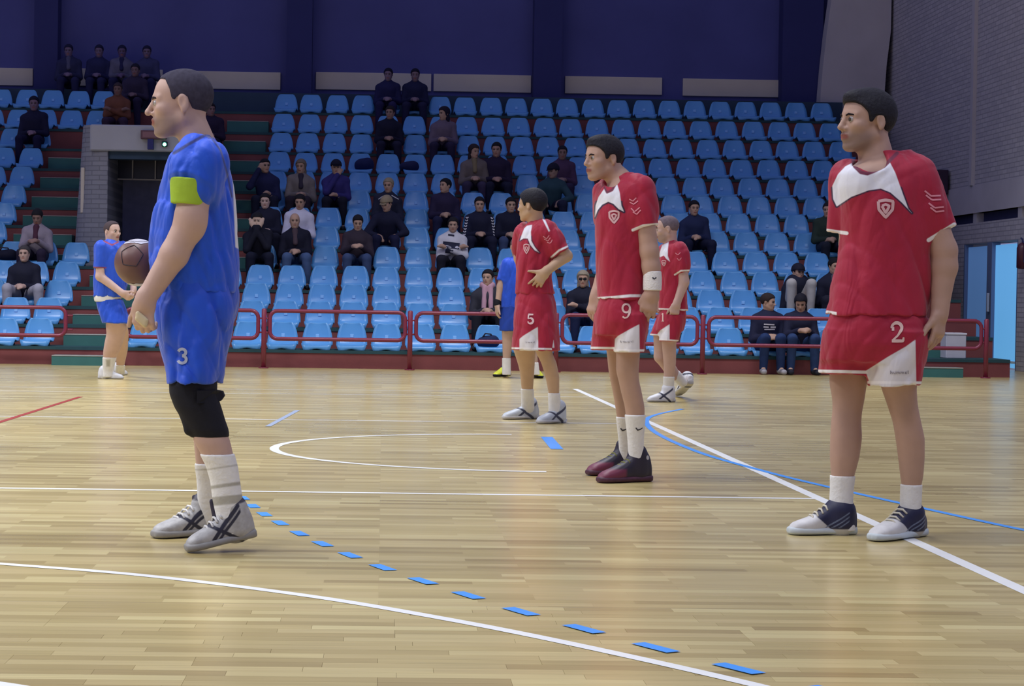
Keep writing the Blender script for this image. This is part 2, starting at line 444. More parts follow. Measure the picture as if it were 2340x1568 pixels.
for i, (a, b, ya, yb) in enumerate(((-120, 76, 159, 191), (135, 372, 162, 194), (396, 641, 165, 203), (722, 985, 169, 205), (991, 1213, 173, 209), (1291, 1512, 179, 213), (1560, 1780, 184, 219))):
    p0, p1 = P(a, ya, YW), P(b, yb, YW)
    zmid = P((a+b)/2, (ya+yb)/2, YW)[2]
    hh = .17
    t = wall_box('wall_panel', p0[0], p1[0], YW-.05, YW-.001, zmid-hh, zmid+hh, M_beige,
             ['pale beige strip panel at the left frame edge, above the top row', 'pale beige strip panel behind the four people on the top ledge', 'pale beige strip panel behind the head of the player with the ball', 'pale beige strip panel left of the two people in the top row', 'pale beige strip panel right of the two people in the top row', 'pale beige strip panel above the head of red player nine, left of the gap', 'pale beige strip panel nearest the concrete rib'][i], 'panel', .006)
# the parapet behind the last row
bm = bmesh.new(); box(bm, XL, XR, YF[13]-YF[0]-.02, YF[13]-YF[0], PT[12], PT[13]); bm_obj('parapet', bm, M_parapet, stand)

# concrete rib in the corner, curved
YR = 39.4
left = [(1908, -60), (1900, 0), (1890, 70), (1881, 150), (1875, 220), (1871, 290), (1868, 420)]
right = [(2064, -60), (2052, 0), (2036, 70), (2026, 150), (2021, 220), (2018, 290), (2016, 420)]
bm = bmesh.new(); prev = None; bx = P(1950, 300, YR)[0]
for (l, r) in zip(left, right):
    pl, pr = P(l[0], l[1], YR), P(r[0], r[1], YR); pr[0] = min(pr[0], 9.70)
    ring = [bm.verts.new((pl[0]-bx, 0, pl[2])), bm.verts.new((pr[0]-bx, 0, pr[2])), bm.verts.new((pr[0]-bx, .36, pr[2])), bm.verts.new((pl[0]-bx, .36, pl[2]))]
    if prev:
        for k in range(4): bm.faces.new((prev[k], prev[(k+1) % 4], ring[(k+1) % 4], ring[k]))
    else: bm.faces.new(ring)
    prev = ring
bm.faces.new(prev[::-1])
tag(bm_obj('arch_rib', bm, M_conc, None, False, (bx, YR, 0)), 'broad grey concrete arch rib rising at the right end of the stand', 'column')
XW = 9.75
zl = 2.36
wall_box('wall_right', XW, XW+.4, 26.5, YW, zl+.16, 11, M_brick, 'grey brick right side wall')
# plain lintel band, recess and piers below it
wall_box('trim_1', XW-.03, XW+.4, 26.5, YW, zl+.16, zl+.62, M_conc, 'smooth grey lintel band along the right wall')
wall_box('trim_2', XW+.12, XW+.4, 26.5, YW, zl, zl+.16, M_dark, 'dark recess under the lintel band')
for yy in (29.3, 31.2, 33.6): wall_box('trim_3', XW+.0, XW+.13, yy, yy+.2, zl, zl+.16, M_conc, 'small grey block in the dark recess')
DY0, DY1 = 31.35, 34.3
wall_box('wall_right_lower', XW, XW+.4, 26.5, DY0, 0, zl, M_brick, 'grey brick pier right of the door')
wall_box('wall_right_lower_back', XW, XW+.4, DY1, YW, 0, zl, M_brick, 'grey brick wall left of the door')
wall_box('trim_4', XW, XW+.4, DY0, DY1, 2.02, zl, M_brick, 'brick lintel over the door')
wall_box('trim_5', XW-.06, XW+.02, P(2226, 300, 33.8)[1]-.05, P(2226, 300, 33.8)[1]+.1, zl+.62, 11, M_conc, 'vertical pipe on the right brick wall')
door = empty('door_1', (XW+.1, (DY0+DY1)/2, 0), 'pale blue double door glowing as if lit from outside in the right wall', kind='structure')
def dbox(name, y0, y1, x0, x1, z0, z1, m, par=None, bev=.004):
    bm = bmesh.new(); box(bm, x0-XW-.1, x1-XW-.1, y0-(DY0+DY1)/2, y1-(DY0+DY1)/2, z0, z1, bev); return bm_obj(name, bm, m, par or door)
M_doorlit = mat('door_pane_daylight_glow', '8cc6ee', .35, .4, emit=('66b4f0', .62))  # emission stands in for daylight coming through the door
M_frame = mat('grey_blue_frame', '6a7a9a', .6, .3)
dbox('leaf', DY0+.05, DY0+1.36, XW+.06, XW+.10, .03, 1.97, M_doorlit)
dbox('threshold_bar', DY0+.05, DY0+1.36, XW+.05, XW+.058, .10, .14, mat('white_bar', 'd8ecf8', .4))
lf = dbox('leaf', DY0+1.62, DY1-.06, XW+.06, XW+.10, .03, 1.97, mat('door_leaf_shaded_glow', '7fa6d0', .35, .4, emit=('5f8fd0', .30)))  # darker blue and weaker glow paint this leaf as the shaded one
dbox('frame', DY0+1.36, DY0+1.62, XW+.0, XW+.14, 0, 2.02, M_frame)
dbox('frame', DY0, DY0+.05, XW+.0, XW+.14, 0, 2.02, M_frame)
dbox('frame', DY1-.06, DY1, XW+.0, XW+.14, 0, 2.02, M_frame)
dbox('handle', DY0+1.40, DY0+1.44, XW-.05, XW-.01, .9, 1.2, M_conc)
# fire extinguisher hanging by the door
fx = empty('fire_extinguisher', (XW-.09, 30.85, 1.56), 'dark red fire extinguisher hanging on the brick pier right of the door', 'fire extinguisher')
bm = bmesh.new()
tube(bm, [(0, 0, 0), (0, 0, .02), (0, 0, .32), (0, 0, .37), (0, 0, .40)], [.05, .085, .085, .06, .025], 14)
bm_obj('cylinder', bm, mat('dark_red_extinguisher', '4a1c2a', .4, .5), fx, True)
bm = bmesh.new(); tube(bm, [(0, 0, .40), (0, 0, .44), (0, .07, .47)], .014, 6); bm_obj('handle', bm, M_dark, fx)
bm = bmesh.new(); tube(bm, [(0, -.03, .42), (0, -.10, .38), (0, -.105, .2), (0, -.09, .1)], .011, 6); bm_obj('hose', bm, M_dark, fx)
sp = P(2160, 425, 33.6)
lsp = empty('wall_speaker', (XW-.14, 35.4, P(2155, 445, 35.4)[2]), 'dark boxy loudspeaker on the right wall behind the red number two player', 'speaker')
bm = bmesh.new(); box(bm, -.14, .1, -.22, .22, 0, .42, .015); bm_obj('cabinet', bm, mat('dark_maroon_speaker', '322038', .6), lsp)
bm = bmesh.new(); box(bm, -.15, -.14, -.18, .18, .04, .38, .005); bm_obj('grille', bm, M_dark, lsp)
bm = bmesh.new(); box(bm, .1, .14, -.05, .05, .15, .27); bm_obj('bracket', bm, M_dark, lsp)

# ------------------------------------------------------------------ seats
def seat_shell():
    prof = [(.012, -.07, .160, .085), (.004, .01, .186, .02), (.010, .062, .206, -.004), (.045, .080, .212, -.008), (.17, .062, .216, -.02), (.29, .060, .216, -.02), (.338, .085, .216, -.012), (.357, .13, .214, 0), (.372, .20, .204, 0), (.388, .27, .187, 0), (.399, .33, .164, 0), (.405, .364, .140, 0), (.408, .375, .112, 0)]
    nu = 9; bm = bmesh.new(); Fv, Bv = [], []
    for i, (y, z, hw, dz) in enumerate(prof):
        fr, bk = [], []
        for k in range(nu):
            u = -1 + 2*k/(nu-1)
            c = 1 - u*u
            x = hw*u
            zz = z + dz*c + (0.010*(abs(u)**4) if 2 < i < 7 else 0)
            yy = y + (.018*c if i >= 7 else 0) - (.012*c if i < 3 else 0)
            fr.append(bm.verts.new((x, yy, zz)))
            a = prof[max(i-1, 0)]; b = prof[min(i+1, len(prof)-1)]
            ty, tz = b[0]-a[0], b[1]-a[1]; l = math.hypot(ty, tz)
            bk.append(bm.verts.new((x*.985, yy + .012*tz/l, zz - .012*ty/l)))
        Fv.append(fr); Bv.append(bk)
    n = len(prof)
    for i in range(n-1):
        for k in range(nu-1):
            bm.faces.new((Fv[i][k], Fv[i][k+1], Fv[i+1][k+1], Fv[i+1][k]))
            bm.faces.new((Bv[i][k], Bv[i+1][k], Bv[i+1][k+1], Bv[i][k+1]))
        for k in (0, nu-1): bm.faces.new((Fv[i][k], Fv[i+1][k], Bv[i+1][k], Bv[i][k]))
    for i in (0, n-1):
        for k in range(nu-1): bm.faces.new((Fv[i][k], Fv[i][k+1], Bv[i][k+1], Bv[i][k]))
    return bm
ORD = ['first', 'second', 'third', 'fourth', 'fifth', 'sixth', 'seventh', 'eighth', 'ninth', 'tenth', 'eleventh', 'twelfth', 'thirteenth', 'fourteenth', 'fifteenth', 'sixteenth', 'seventeenth', 'eighteenth', 'nineteenth', 'twentieth', 'twenty-first', 'twenty-second', 'twenty-third', 'twenty-fourth', 'twenty-fifth', 'twenty-sixth']
seat0 = empty('stadium_seat', (0, 0, 0))
bm_obj('shell', seat_shell(), M_seat, seat0, True)
bm = bmesh.new(); box(bm, -.026, .026, .385, .402, .165, .215, .004)
for v in bm.verts: v.co.y += (v.co.z-.19)*.25 - .006
bm_obj('number_plate', bm, M_plate, seat0)
bm = bmesh.new(); box(bm, -.16, .16, .06, .30, 0.0, .035, .004); bm_obj('mount', bm, M_parapet, seat0)
SP = .482
XC7 = .055
first_used = [False]
NS = [0]
def add_seat(x, n, label, group):
    o = seat0 if not first_used[0] else copy_tree(seat0)
    first_used[0] = True
    o.location = (x, YF[n] + .003, PT[n])
    o.rotation_euler = (random.uniform(-.01, .01), 0, random.uniform(-.02, .02))
    tag(o, label, 'seat', group); NS[0] += 1
ROWN = ['front row'] + [ORD[i] + ' row up' for i in range(1, 12)] + ['top row']
def skip_hidden(x, n):
    p = proj(np.array([[x, YF[n]+.2, PT[n]+.2]]))[0]
    if p[0] > 2390 or p[0] < -55: return True
    if 380 < p[0] < 505 and 330 < p[1] < 850: return True       # behind the blue player
    if 1925 < p[0] < 2085 and 420 < p[1] < 860: return True     # behind red two
    if 1395 < p[0] < 1462 and 440 < p[1] < 780: return True     # behind red nine
    return False
for n in range(NR):
    cols = [XC7 + SP*k for k in range(-7, 19)]
    k0 = 0 if n < 4 else 3
    if n == 4: k0 = 3
    for k in range(k0, 26):
        x = XC7 + SP*(k-7)
        if n < 3 and x > 7.0: continue
        if x > 8.45: continue
        if skip_hidden(x, n): continue
        add_seat(x, n, 'light blue seat in the %s, %s right of the middle stairs' % (ROWN[n], ORD[k-k0]), 'blue seats of the main block, ' + ROWN[n])
    if n <= 4: xe, lim = -4.79, 8
    elif n <= 10: xe, lim = -6.21, 8
    else: xe, lim = -5.28, 10
    for k in range(lim):
        x = xe - SP*k
        if skip_hidden(x, n): continue
        add_seat(x, n, 'light blue seat in the %s, %s left of the left stairs' % (ROWN[n], ORD[k]), 'blue seats of the left block, ' + ROWN[n])
print('seats', NS[0])

# ------------------------------------------------------------------ guard rail in front of the first row
YRL = 28.02
def railing(label, posts, panels, x_org):
    r = empty('guard_rail', (x_org, YRL, 0), label, 'railing')
    for px in posts:
        x = P(px, 770, YRL)[0]
        bm = bmesh.new(); tube(bm, [(x-x_org, 0, 0.0), (x-x_org, 0, .80), (x-x_org, 0, .815)], [.034, .034, .02], 10)
        tube(bm, [(x-x_org, 0, 0.0), (x-x_org, 0, .012)], .07, 10)
        bm_obj('post', bm, M_rail, r, True)
    for (a, b) in panels:
        xa, xb = P(a, 740, YRL)[0]-x_org, P(b, 740, YRL)[0]-x_org
        z0, z1, rr = .405, .785, .10
        pts = []
        for (cx, cz, a0) in ((xb-rr, z1-rr, 0), (xa+rr, z1-rr, 90), (xa+rr, z0+rr, 180), (xb-rr, z0+rr, 270)):
            for k in range(6):
                an = math.radians(a0 + 18*k); pts.append((cx + rr*math.cos(an), 0, cz + rr*math.sin(an)))
        bm = bmesh.new(); tube(bm, pts, .027, 8, closed=True)
        pn = bm_obj('panel_frame', bm, M_rail, r, True)
        for xx, sgn in ((xa, -1), (xb, 1)):
            for zz in (.49, .68):
                bm = bmesh.new(); tube(bm, [(xx, 0, zz), (xx + sgn*.1, 0, zz)], .012, 6); bm_obj('bracket', bm, M_rail, pn, True)
    return r
railing('long red tubular guard rail of five panels before the main seat block', [270, 603, 937, 1271, 1606, 1940], [(286, 590), (617, 926), (951, 1258), (1285, 1594), (1620, 1926)], 1.5)
railing('short red tubular guard rail at the right end beside the door', [2254], [(1960, 2243)], 8.2)
railing('red tubular guard rail in front of the left seat block', [-60], [(-46, 150)], -5.0)

bx0, bx1 = P(2158, 770, 28.7), P(2204, 770, 28.7)
bm = bmesh.new(); box(bm, -(bx1[0]-bx0[0])/2, (bx1[0]-bx0[0])/2, -.15, .15, 0, .33, .01)
pb = bm_obj('storage_box', bm, mat('pale_grey_box', 'b8b8c4', .6, .3, noise=.05), None, False, ((bx0[0]+bx1[0])/2, 28.75, PT[0]+.001))
tag(pb, 'pale grey box standing behind the short guard rail beside the door', 'box')
bm = bmesh.new(); box(bm, -(bx1[0]-bx0[0])/2-.008, (bx1[0]-bx0[0])/2+.008, -.158, .158, .33, .36, .006); bm_obj('lid', bm, mat('pale_grey_lid', 'c6c6d0', .6, .3), pb)
# ------------------------------------------------------------------ smooth implicit bodies, meshed as one continuous surface
def nrm(v):
    v = np.asarray(v, float); return v/(np.linalg.norm(v) + 1e-12)
class Vol:
    def __init__(s, lo, hi, h):
        s.h = h; s.lo = np.asarray(lo, float); n = np.ceil((np.asarray(hi)-s.lo)/h).astype(int) + 1
        s.ax = [(s.lo[i] + h*np.arange(n[i])).astype(np.float32) for i in range(3)]
        s.F = np.full(tuple(n), .3, np.float32)
    def win(s, lo, hi):
        sl = []
        for i in range(3):
            a = int(np.clip(np.floor((lo[i]-s.lo[i])/s.h), 0, len(s.ax[i]))); b = int(np.clip(np.ceil((hi[i]-s.lo[i])/s.h)+1, 0, len(s.ax[i])))
            sl.append(slice(a, b))
        return tuple(sl)
    def put(s, f, lo, hi, k=.01, op='u', inf=0.0):
        mg = k + 3*s.h + abs(inf)
        w = s.win(np.asarray(lo)-mg, np.asarray(hi)+mg)
        if any(q.start >= q.stop for q in w): return
        X = s.ax[0][w[0]][:, None, None]; Y = s.ax[1][w[1]][None, :, None]; Z = s.ax[2][w[2]][None, None, :]
        b = f(X, Y, Z).astype(np.float32) - inf; a = s.F[w]
        if op == 'u':
            if k > 0:
                hh = np.clip(.5 + .5*(a-b)/k, 0, 1); s.F[w] = a + (b-a)*hh - k*hh*(1-hh)
            else: s.F[w] = np.minimum(a, b)
        elif op == 's':
            b = -b
            if k > 0:
                hh = np.clip(.5 - .5*(a-b)/k, 0, 1); s.F[w] = a + (b-a)*hh + k*hh*(1-hh)
            else: s.F[w] = np.maximum(a, b)
    def whole(s, f):
        X = s.ax[0][:, None, None]; Y = s.ax[1][None, :, None]; Z = s.ax[2][None, None, :]
        s.F = f(s.F, X, Y, Z).astype(np.float32)
    def mesh(s, smooth=1):
        F = s.F; ins = F < 0
        c = np.zeros(tuple(d-1 for d in F.shape), np.uint8)
        for dx in (0, 1):
            for dy in (0, 1):
                for dz in (0, 1):
                    c += ins[dx:F.shape[0]-1+dx, dy:F.shape[1]-1+dy, dz:F.shape[2]-1+dz]
        act = (c > 0) & (c < 8); I = np.argwhere(act)
        idx = np.full(act.shape, -1, np.int32); idx[act] = np.arange(len(I))
        acc = np.zeros((len(I), 3)); cnt = np.zeros(len(I))
        cor = [(0,0,0),(1,0,0),(0,1,0),(1,1,0),(0,0,1),(1,0,1),(0,1,1),(1,1,1)]
        val = [F[I[:,0]+q[0], I[:,1]+q[1], I[:,2]+q[2]] for q in cor]
        for (a, b) in ((0,1),(2,3),(4,5),(6,7),(0,2),(1,3),(4,6),(5,7),(0,4),(1,5),(2,6),(3,7)):
            va, vb = val[a], val[b]; m = (va < 0) != (vb < 0)
            t = va[m]/(va[m]-vb[m]); pa = np.array(cor[a]); pb = np.array(cor[b])
            acc[m] += pa + t[:, None]*(pb-pa); cnt[m] += 1
        V = s.lo + s.h*(I + acc/cnt[:, None])
        Q = []
        for ax_ in range(3):
            o1, o2 = [(1, 2), (2, 0), (0, 1)][ax_]
            sl0 = [slice(None)]*3; sl1 = [slice(None)]*3
            sl0[ax_] = slice(0, -1); sl1[ax_] = slice(1, None)
            A = ins[tuple(sl0)]; B = ins[tuple(sl1)]
            E = np.argwhere(A != B)
            ok = (E[:, o1] > 0) & (E[:, o2] > 0) & (E[:, o1] < F.shape[o1]-1) & (E[:, o2] < F.shape[o2]-1)
            E = E[ok]; sg = A[E[:,0], E[:,1], E[:,2]]
            def at(d1, d2):
                e = E.copy(); e[:, o1] += d1; e[:, o2] += d2; return idx[e[:,0], e[:,1], e[:,2]]
            q = np.stack([at(-1,-1), at(0,-1), at(0,0), at(-1,0)], 1)
            q[~sg] = q[~sg][:, ::-1]; Q.append(q)
        Q = np.concatenate(Q)
        for _ in range(smooth):
            S = np.zeros_like(V); n = np.zeros(len(V))
            for a, b in ((0,1),(1,2),(2,3),(3,0)):
                np.add.at(S, Q[:, a], V[Q[:, b]]); np.add.at(n, Q[:, a], 1)
            V = .45*V + .55*S/np.maximum(n, 1)[:, None]
        return V, Q
def cap(a, b, ra, rb, side=None, ratio=1.0):
    """tapered capsule; side/ratio widen it along one direction"""
    a = np.asarray(a, float); b = np.asarray(b, float); d = b-a; L2 = max(float(d@d), 1e-9)
    def f(X, Y, Z):
        x, y, z = X-a[0], Y-a[1], Z-a[2]
        t = np.clip((x*d[0]+y*d[1]+z*d[2])/L2, 0, 1)
        x = x-t*d[0]; y = y-t*d[1]; z = z-t*d[2]
        q = x*x+y*y+z*z
        if side is not None:
            c = x*side[0]+y*side[1]+z*side[2]; q = q + c*c*(1/ratio**2-1)
        return np.sqrt(np.maximum(q, 1e-12)) - (ra+(rb-ra)*t)
    m = max(ra, rb)*max(1.0, ratio)
    return f, np.minimum(a, b)-m, np.maximum(a, b)+m
def ell(c, r, fr=None):
    c = np.asarray(c, float); r = np.asarray(r, float); fr = np.eye(3) if fr is None else np.asarray(fr)
    def f(X, Y, Z):
        x, y, z = X-c[0], Y-c[1], Z-c[2]; k0 = 0; k1 = 0
        for i in range(3):
            q = (x*fr[i][0]+y*fr[i][1]+z*fr[i][2])/r[i]; k0 = k0 + q*q; k1 = k1 + (q/r[i])**2
        k0 = np.sqrt(k0); k1 = np.sqrt(k1)+1e-9
        return k0*(k0-1)/k1
    e = np.sqrt(sum((fr[i]*r[i])**2 for i in range(3)))
    return f, c-e, c+e
def stack(o, e, s, t, cu, cv, a, b, p=2.3, cut=True):
    """rings along axis e from o; each ring centred (cu, cv) on axes s and n with half sizes a, b"""
    o = np.asarray(o, float); e = nrm(e); s = nrm(s); n = np.cross(e, s)
    i = np.argsort(t); t = np.asarray(t, float)[i]
    cols = [np.asarray(q, float)[i] for q in (cu, cv, a, b)]
    # soften the ring table
    tt = np.linspace(t[0], t[-1], 16*len(t)); sm = []
    for q in cols:
        y = np.interp(tt, t, q); w = 7
        yp = np.concatenate([2*y[0]-y[w:0:-1], y, 2*y[-1]-y[-2:-w-2:-1]])
        ker = np.hanning(2*w+1+2)[1:-1]; ker /= ker.sum(); sm.append(np.convolve(yp, ker, 'valid')[:len(tt)])
    cu_, cv_, a_, b_ = sm
    def f(X, Y, Z):
        x, y, z = X-o[0], Y-o[1], Z-o[2]
        T = z*e[2] if abs(e[0])+abs(e[1]) < 1e-6 else x*e[0]+y*e[1]+z*e[2]
        k = np.clip(T, t[0], t[-1]); Tc = k
        g = lambda q: np.interp(k, tt, q)
        A, B = g(a_), g(b_)
        u = np.abs(x*s[0]+y*s[1]+z*s[2] - g(cu_))/A; v = np.abs(x*n[0]+y*n[1]+z*n[2] - g(cv_))/B
        d = ((u**p+v**p+1e-9)**(1/p)-1)*np.minimum(A, B)
        over = np.maximum(T-t[-1], t[0]-T)
        return np.maximum(d, over) if cut else np.where(over > 0, np.sqrt(np.maximum(d, 0)**2+over**2), d)
    pts = []
    for k in range(len(t)):
        c = o + e*t[k] + s*cols[0][k] + n*cols[1][k]; ex = np.abs(s)*cols[2][k]+np.abs(n)*cols[3][k]
        pts += [c-ex, c+ex]
    pts = np.array(pts)
    return f, pts.min(0), pts.max(0)
def rows(Y0, rws, p=2.3, cut=False):
    """vertical ring stack from photo rows (y, left x, right x, half depth in m[, depth offset])"""
    o = P((rws[0][1]+rws[0][2])/2, rws[0][0], Y0); t, cu, cv, a, b = [], [], [], [], []
    for r in rws:
        dy = r[4] if len(r) > 4 else 0.0; Y = Y0+dy
        c = P((r[1]+r[2])/2, r[0], Y); w = (r[2]-r[1])/2*Y/F
        t.append(c[2]-o[2]); cu.append(c[0]-o[0]); cv.append(c[1]-o[1]); a.append(w); b.append(r[3] if r[3] > 0 else -r[3]*w)
    return stack(o, (0, 0, 1), (1, 0, 0), t, cu, cv, a, b, p, cut)
def grow(pr, g):
    f, lo, hi = pr
    return (lambda X, Y, Z: f(X, Y, Z)-g), lo-g, hi+g
class Union:
    """a list of primitives with their own blend radii"""
    def __init__(s): s.items = []
    def add(s, pr, k=.02, op='u'): s.items.append((pr, k, op)); return s
    def bounds(s):
        lo = np.min([i[0][1] for i in s.items if i[2] == 'u'], 0); hi = np.max([i[0][2] for i in s.items if i[2] == 'u'], 0)
        return lo, hi
    def vol(s, h, pad=.03):
        lo, hi = s.bounds(); v = Vol(lo-pad, hi+pad, h)
        for (f, a, b), k, op in s.items: v.put(f, a, b, k, op)
        return v
def quick(prims, h, k=.01, pad=.02):
    u = Union()
    for p_ in prims: u.add(p_, k)
    return u.vol(h, pad)

# ------------------------------------------------------------------ pattern fields measured on the garment's front projection
def sd_poly(pts, poly):
    """signed distance, positive inside"""
    poly = np.asarray(poly, float); d = np.full(len(pts), 1e9); ins = np.zeros(len(pts), bool)
    for i in range(len(poly)):
        a, b = poly[i], poly[(i+1) % len(poly)]; e = b-a; w = pts-a
        t = np.clip((w@e)/max(e@e, 1e-9), 0, 1); q = w-t[:, None]*e; d = np.minimum(d, (q*q).sum(1))
        c1 = pts[:, 1] >= a[1]; c2 = pts[:, 1] < b[1]; c3 = e[0]*w[:, 1] > e[1]*w[:, 0]
        m = (c1 & c2 & c3) | (~c1 & ~c2 & ~c3); ins ^= m
    d = np.sqrt(d); return np.where(ins, d, -d)
def sd_line(pts, line, hw):
    line = np.asarray(line, float); d = np.full(len(pts), 1e9)
    for a, b in zip(line[:-1], line[1:]):
        e = b-a; w = pts-a; t = np.clip((w@e)/max(e@e, 1e-9), 0, 1); q = w-t[:, None]*e; d = np.minimum(d, (q*q).sum(1))
    return hw-np.sqrt(d)
# ------------------------------------------------------------------ printed marks laid onto a garment
def mark(name, shapes, target, m, parent, base, lift=.003, Yref=10):
    """shapes: list of (polyline px, half widths px) strokes; each is laid onto the target surface as a thin print"""
    me = target.data
    n = len(me.vertices); co = np.empty(n*3, np.float32); me.vertices.foreach_get('co', co); co = co.reshape(-1, 3) + np.asarray(base, np.float32)
    q = np.empty(len(me.loops), np.int32); me.loops.foreach_get('vertex_index', q); q = q.reshape(-1, 4)
    bvh = BVHTree.FromPolygons([Vector(c) for c in co], [list(map(int, r)) for r in q])
    V, Fc = [], []
    last = Yref
    cam_v = Vector(CAM)
    def hit(x, y):
        nonlocal last
        d = Vector(P(x, y, 10.0) - CAM).normalized()
        loc, nor, i, dist = bvh.ray_cast(cam_v, d)
        if loc is None: loc = Vector(P(x, y, last))
        else: last = loc.y
        return loc - d*lift
    for line, hw in shapes:
        pts = [np.array(p, float) for p in line]; hs = list(hw) if hasattr(hw, '__len__') else [hw]*len(pts)
        # resample
        L = [0.0]
        for a, b in zip(pts[:-1], pts[1:]): L.append(L[-1]+np.linalg.norm(b-a))
        nn = max(2, int(L[-1]/3.0)+1); ss = np.linspace(0, L[-1], nn)
        xs = np.interp(ss, L, [p[0] for p in pts]); ys = np.interp(ss, L, [p[1] for p in pts]); ws = np.interp(ss, L, hs)
        prev = None
        for i in range(nn):
            tx, ty = xs[min(i+1, nn-1)]-xs[max(i-1, 0)], ys[min(i+1, nn-1)]-ys[max(i-1, 0)]; l = math.hypot(tx, ty)+1e-9
            nx, ny = -ty/l, tx/l; row = []
            for k in (-1, 0, 1):
                row.append(len(V)); V.append(hit(xs[i]+nx*ws[i]*k, ys[i]+ny*ws[i]*k))
            if prev:
                for k in (0, 1): Fc.append((prev[k], prev[k+1], row[k+1], row[k]))
            prev = row
    return mesh_np(name, np.array([list(v) for v in V]), np.array(Fc), m, parent, True, base)
def arc_px(cx, cy, rx, ry, a0, a1, n=14):
    return [(cx+rx*math.cos(math.radians(a0+(a1-a0)*i/n)), cy-ry*math.sin(math.radians(a0+(a1-a0)*i/n))) for i in range(n+1)]
def digit(ch, x, y, w, h, t):
    """heavy digits drawn as strokes; x, y = upper left corner of the figure"""
    X = lambda u: x+u*w
    Yv = lambda v: y+v*h
    if ch == '3':
        return [(arc_px(X(.46), Yv(.27), .36*w, .22*h, 165, -88), t), (arc_px(X(.46), Yv(.73), .40*w, .24*h, 88, -165), t)]
    if ch == '2':
        return [(arc_px(X(.48), Yv(.28), .36*w, .24*h, 185, -35) + [(X(.55), Yv(.66)), (X(.16), Yv(.90))], [t*.9]*5+[t*1.15]*7+[t]*3+[t*.7, t*.6]), ([(X(.12), Yv(.92)), (X(.5), Yv(.92)), (X(.93), Yv(.92)), (X(.97), Yv(.74))], [t, t*1.1, t, t*.5]), ([(X(.12), Yv(.33)), (X(.30), Yv(.33))], t*1.3)]
    if ch == '5':
        return [([(X(.2), Yv(.08)), (X(.86), Yv(.08))], [t*1.2, t*.9]), ([(X(.22), Yv(.08)), (X(.18), Yv(.48))], t*.8), (arc_px(X(.46), Yv(.68), .38*w, .26*h, 135, -150), [t*.6]*3+[t*1.3]*9+[t*.7]*3), ([(X(.10), Yv(.80)), (X(.22), Yv(.80))], t)]
    if ch == '9':
        return [(arc_px(X(.5), Yv(.32), .33*w, .27*h, 0, 360, 22), t), ([(X(.83), Yv(.32)), (X(.80), Yv(.62)), (X(.62), Yv(.88)), (X(.38), Yv(.95)), (X(.18), Yv(.84))], [t*1.2, t*1.1, t*.8, t*.7, t*.9])]
    if ch == '1':
        return [([(X(.5), Yv(.03)), (X(.5), Yv(.95))], t*1.2), ([(X(.2), Yv(.18)), (X(.5), Yv(.06))], t*.7), ([(X(.22), Yv(.95)), (X(.78), Yv(.95))], t*.8)]
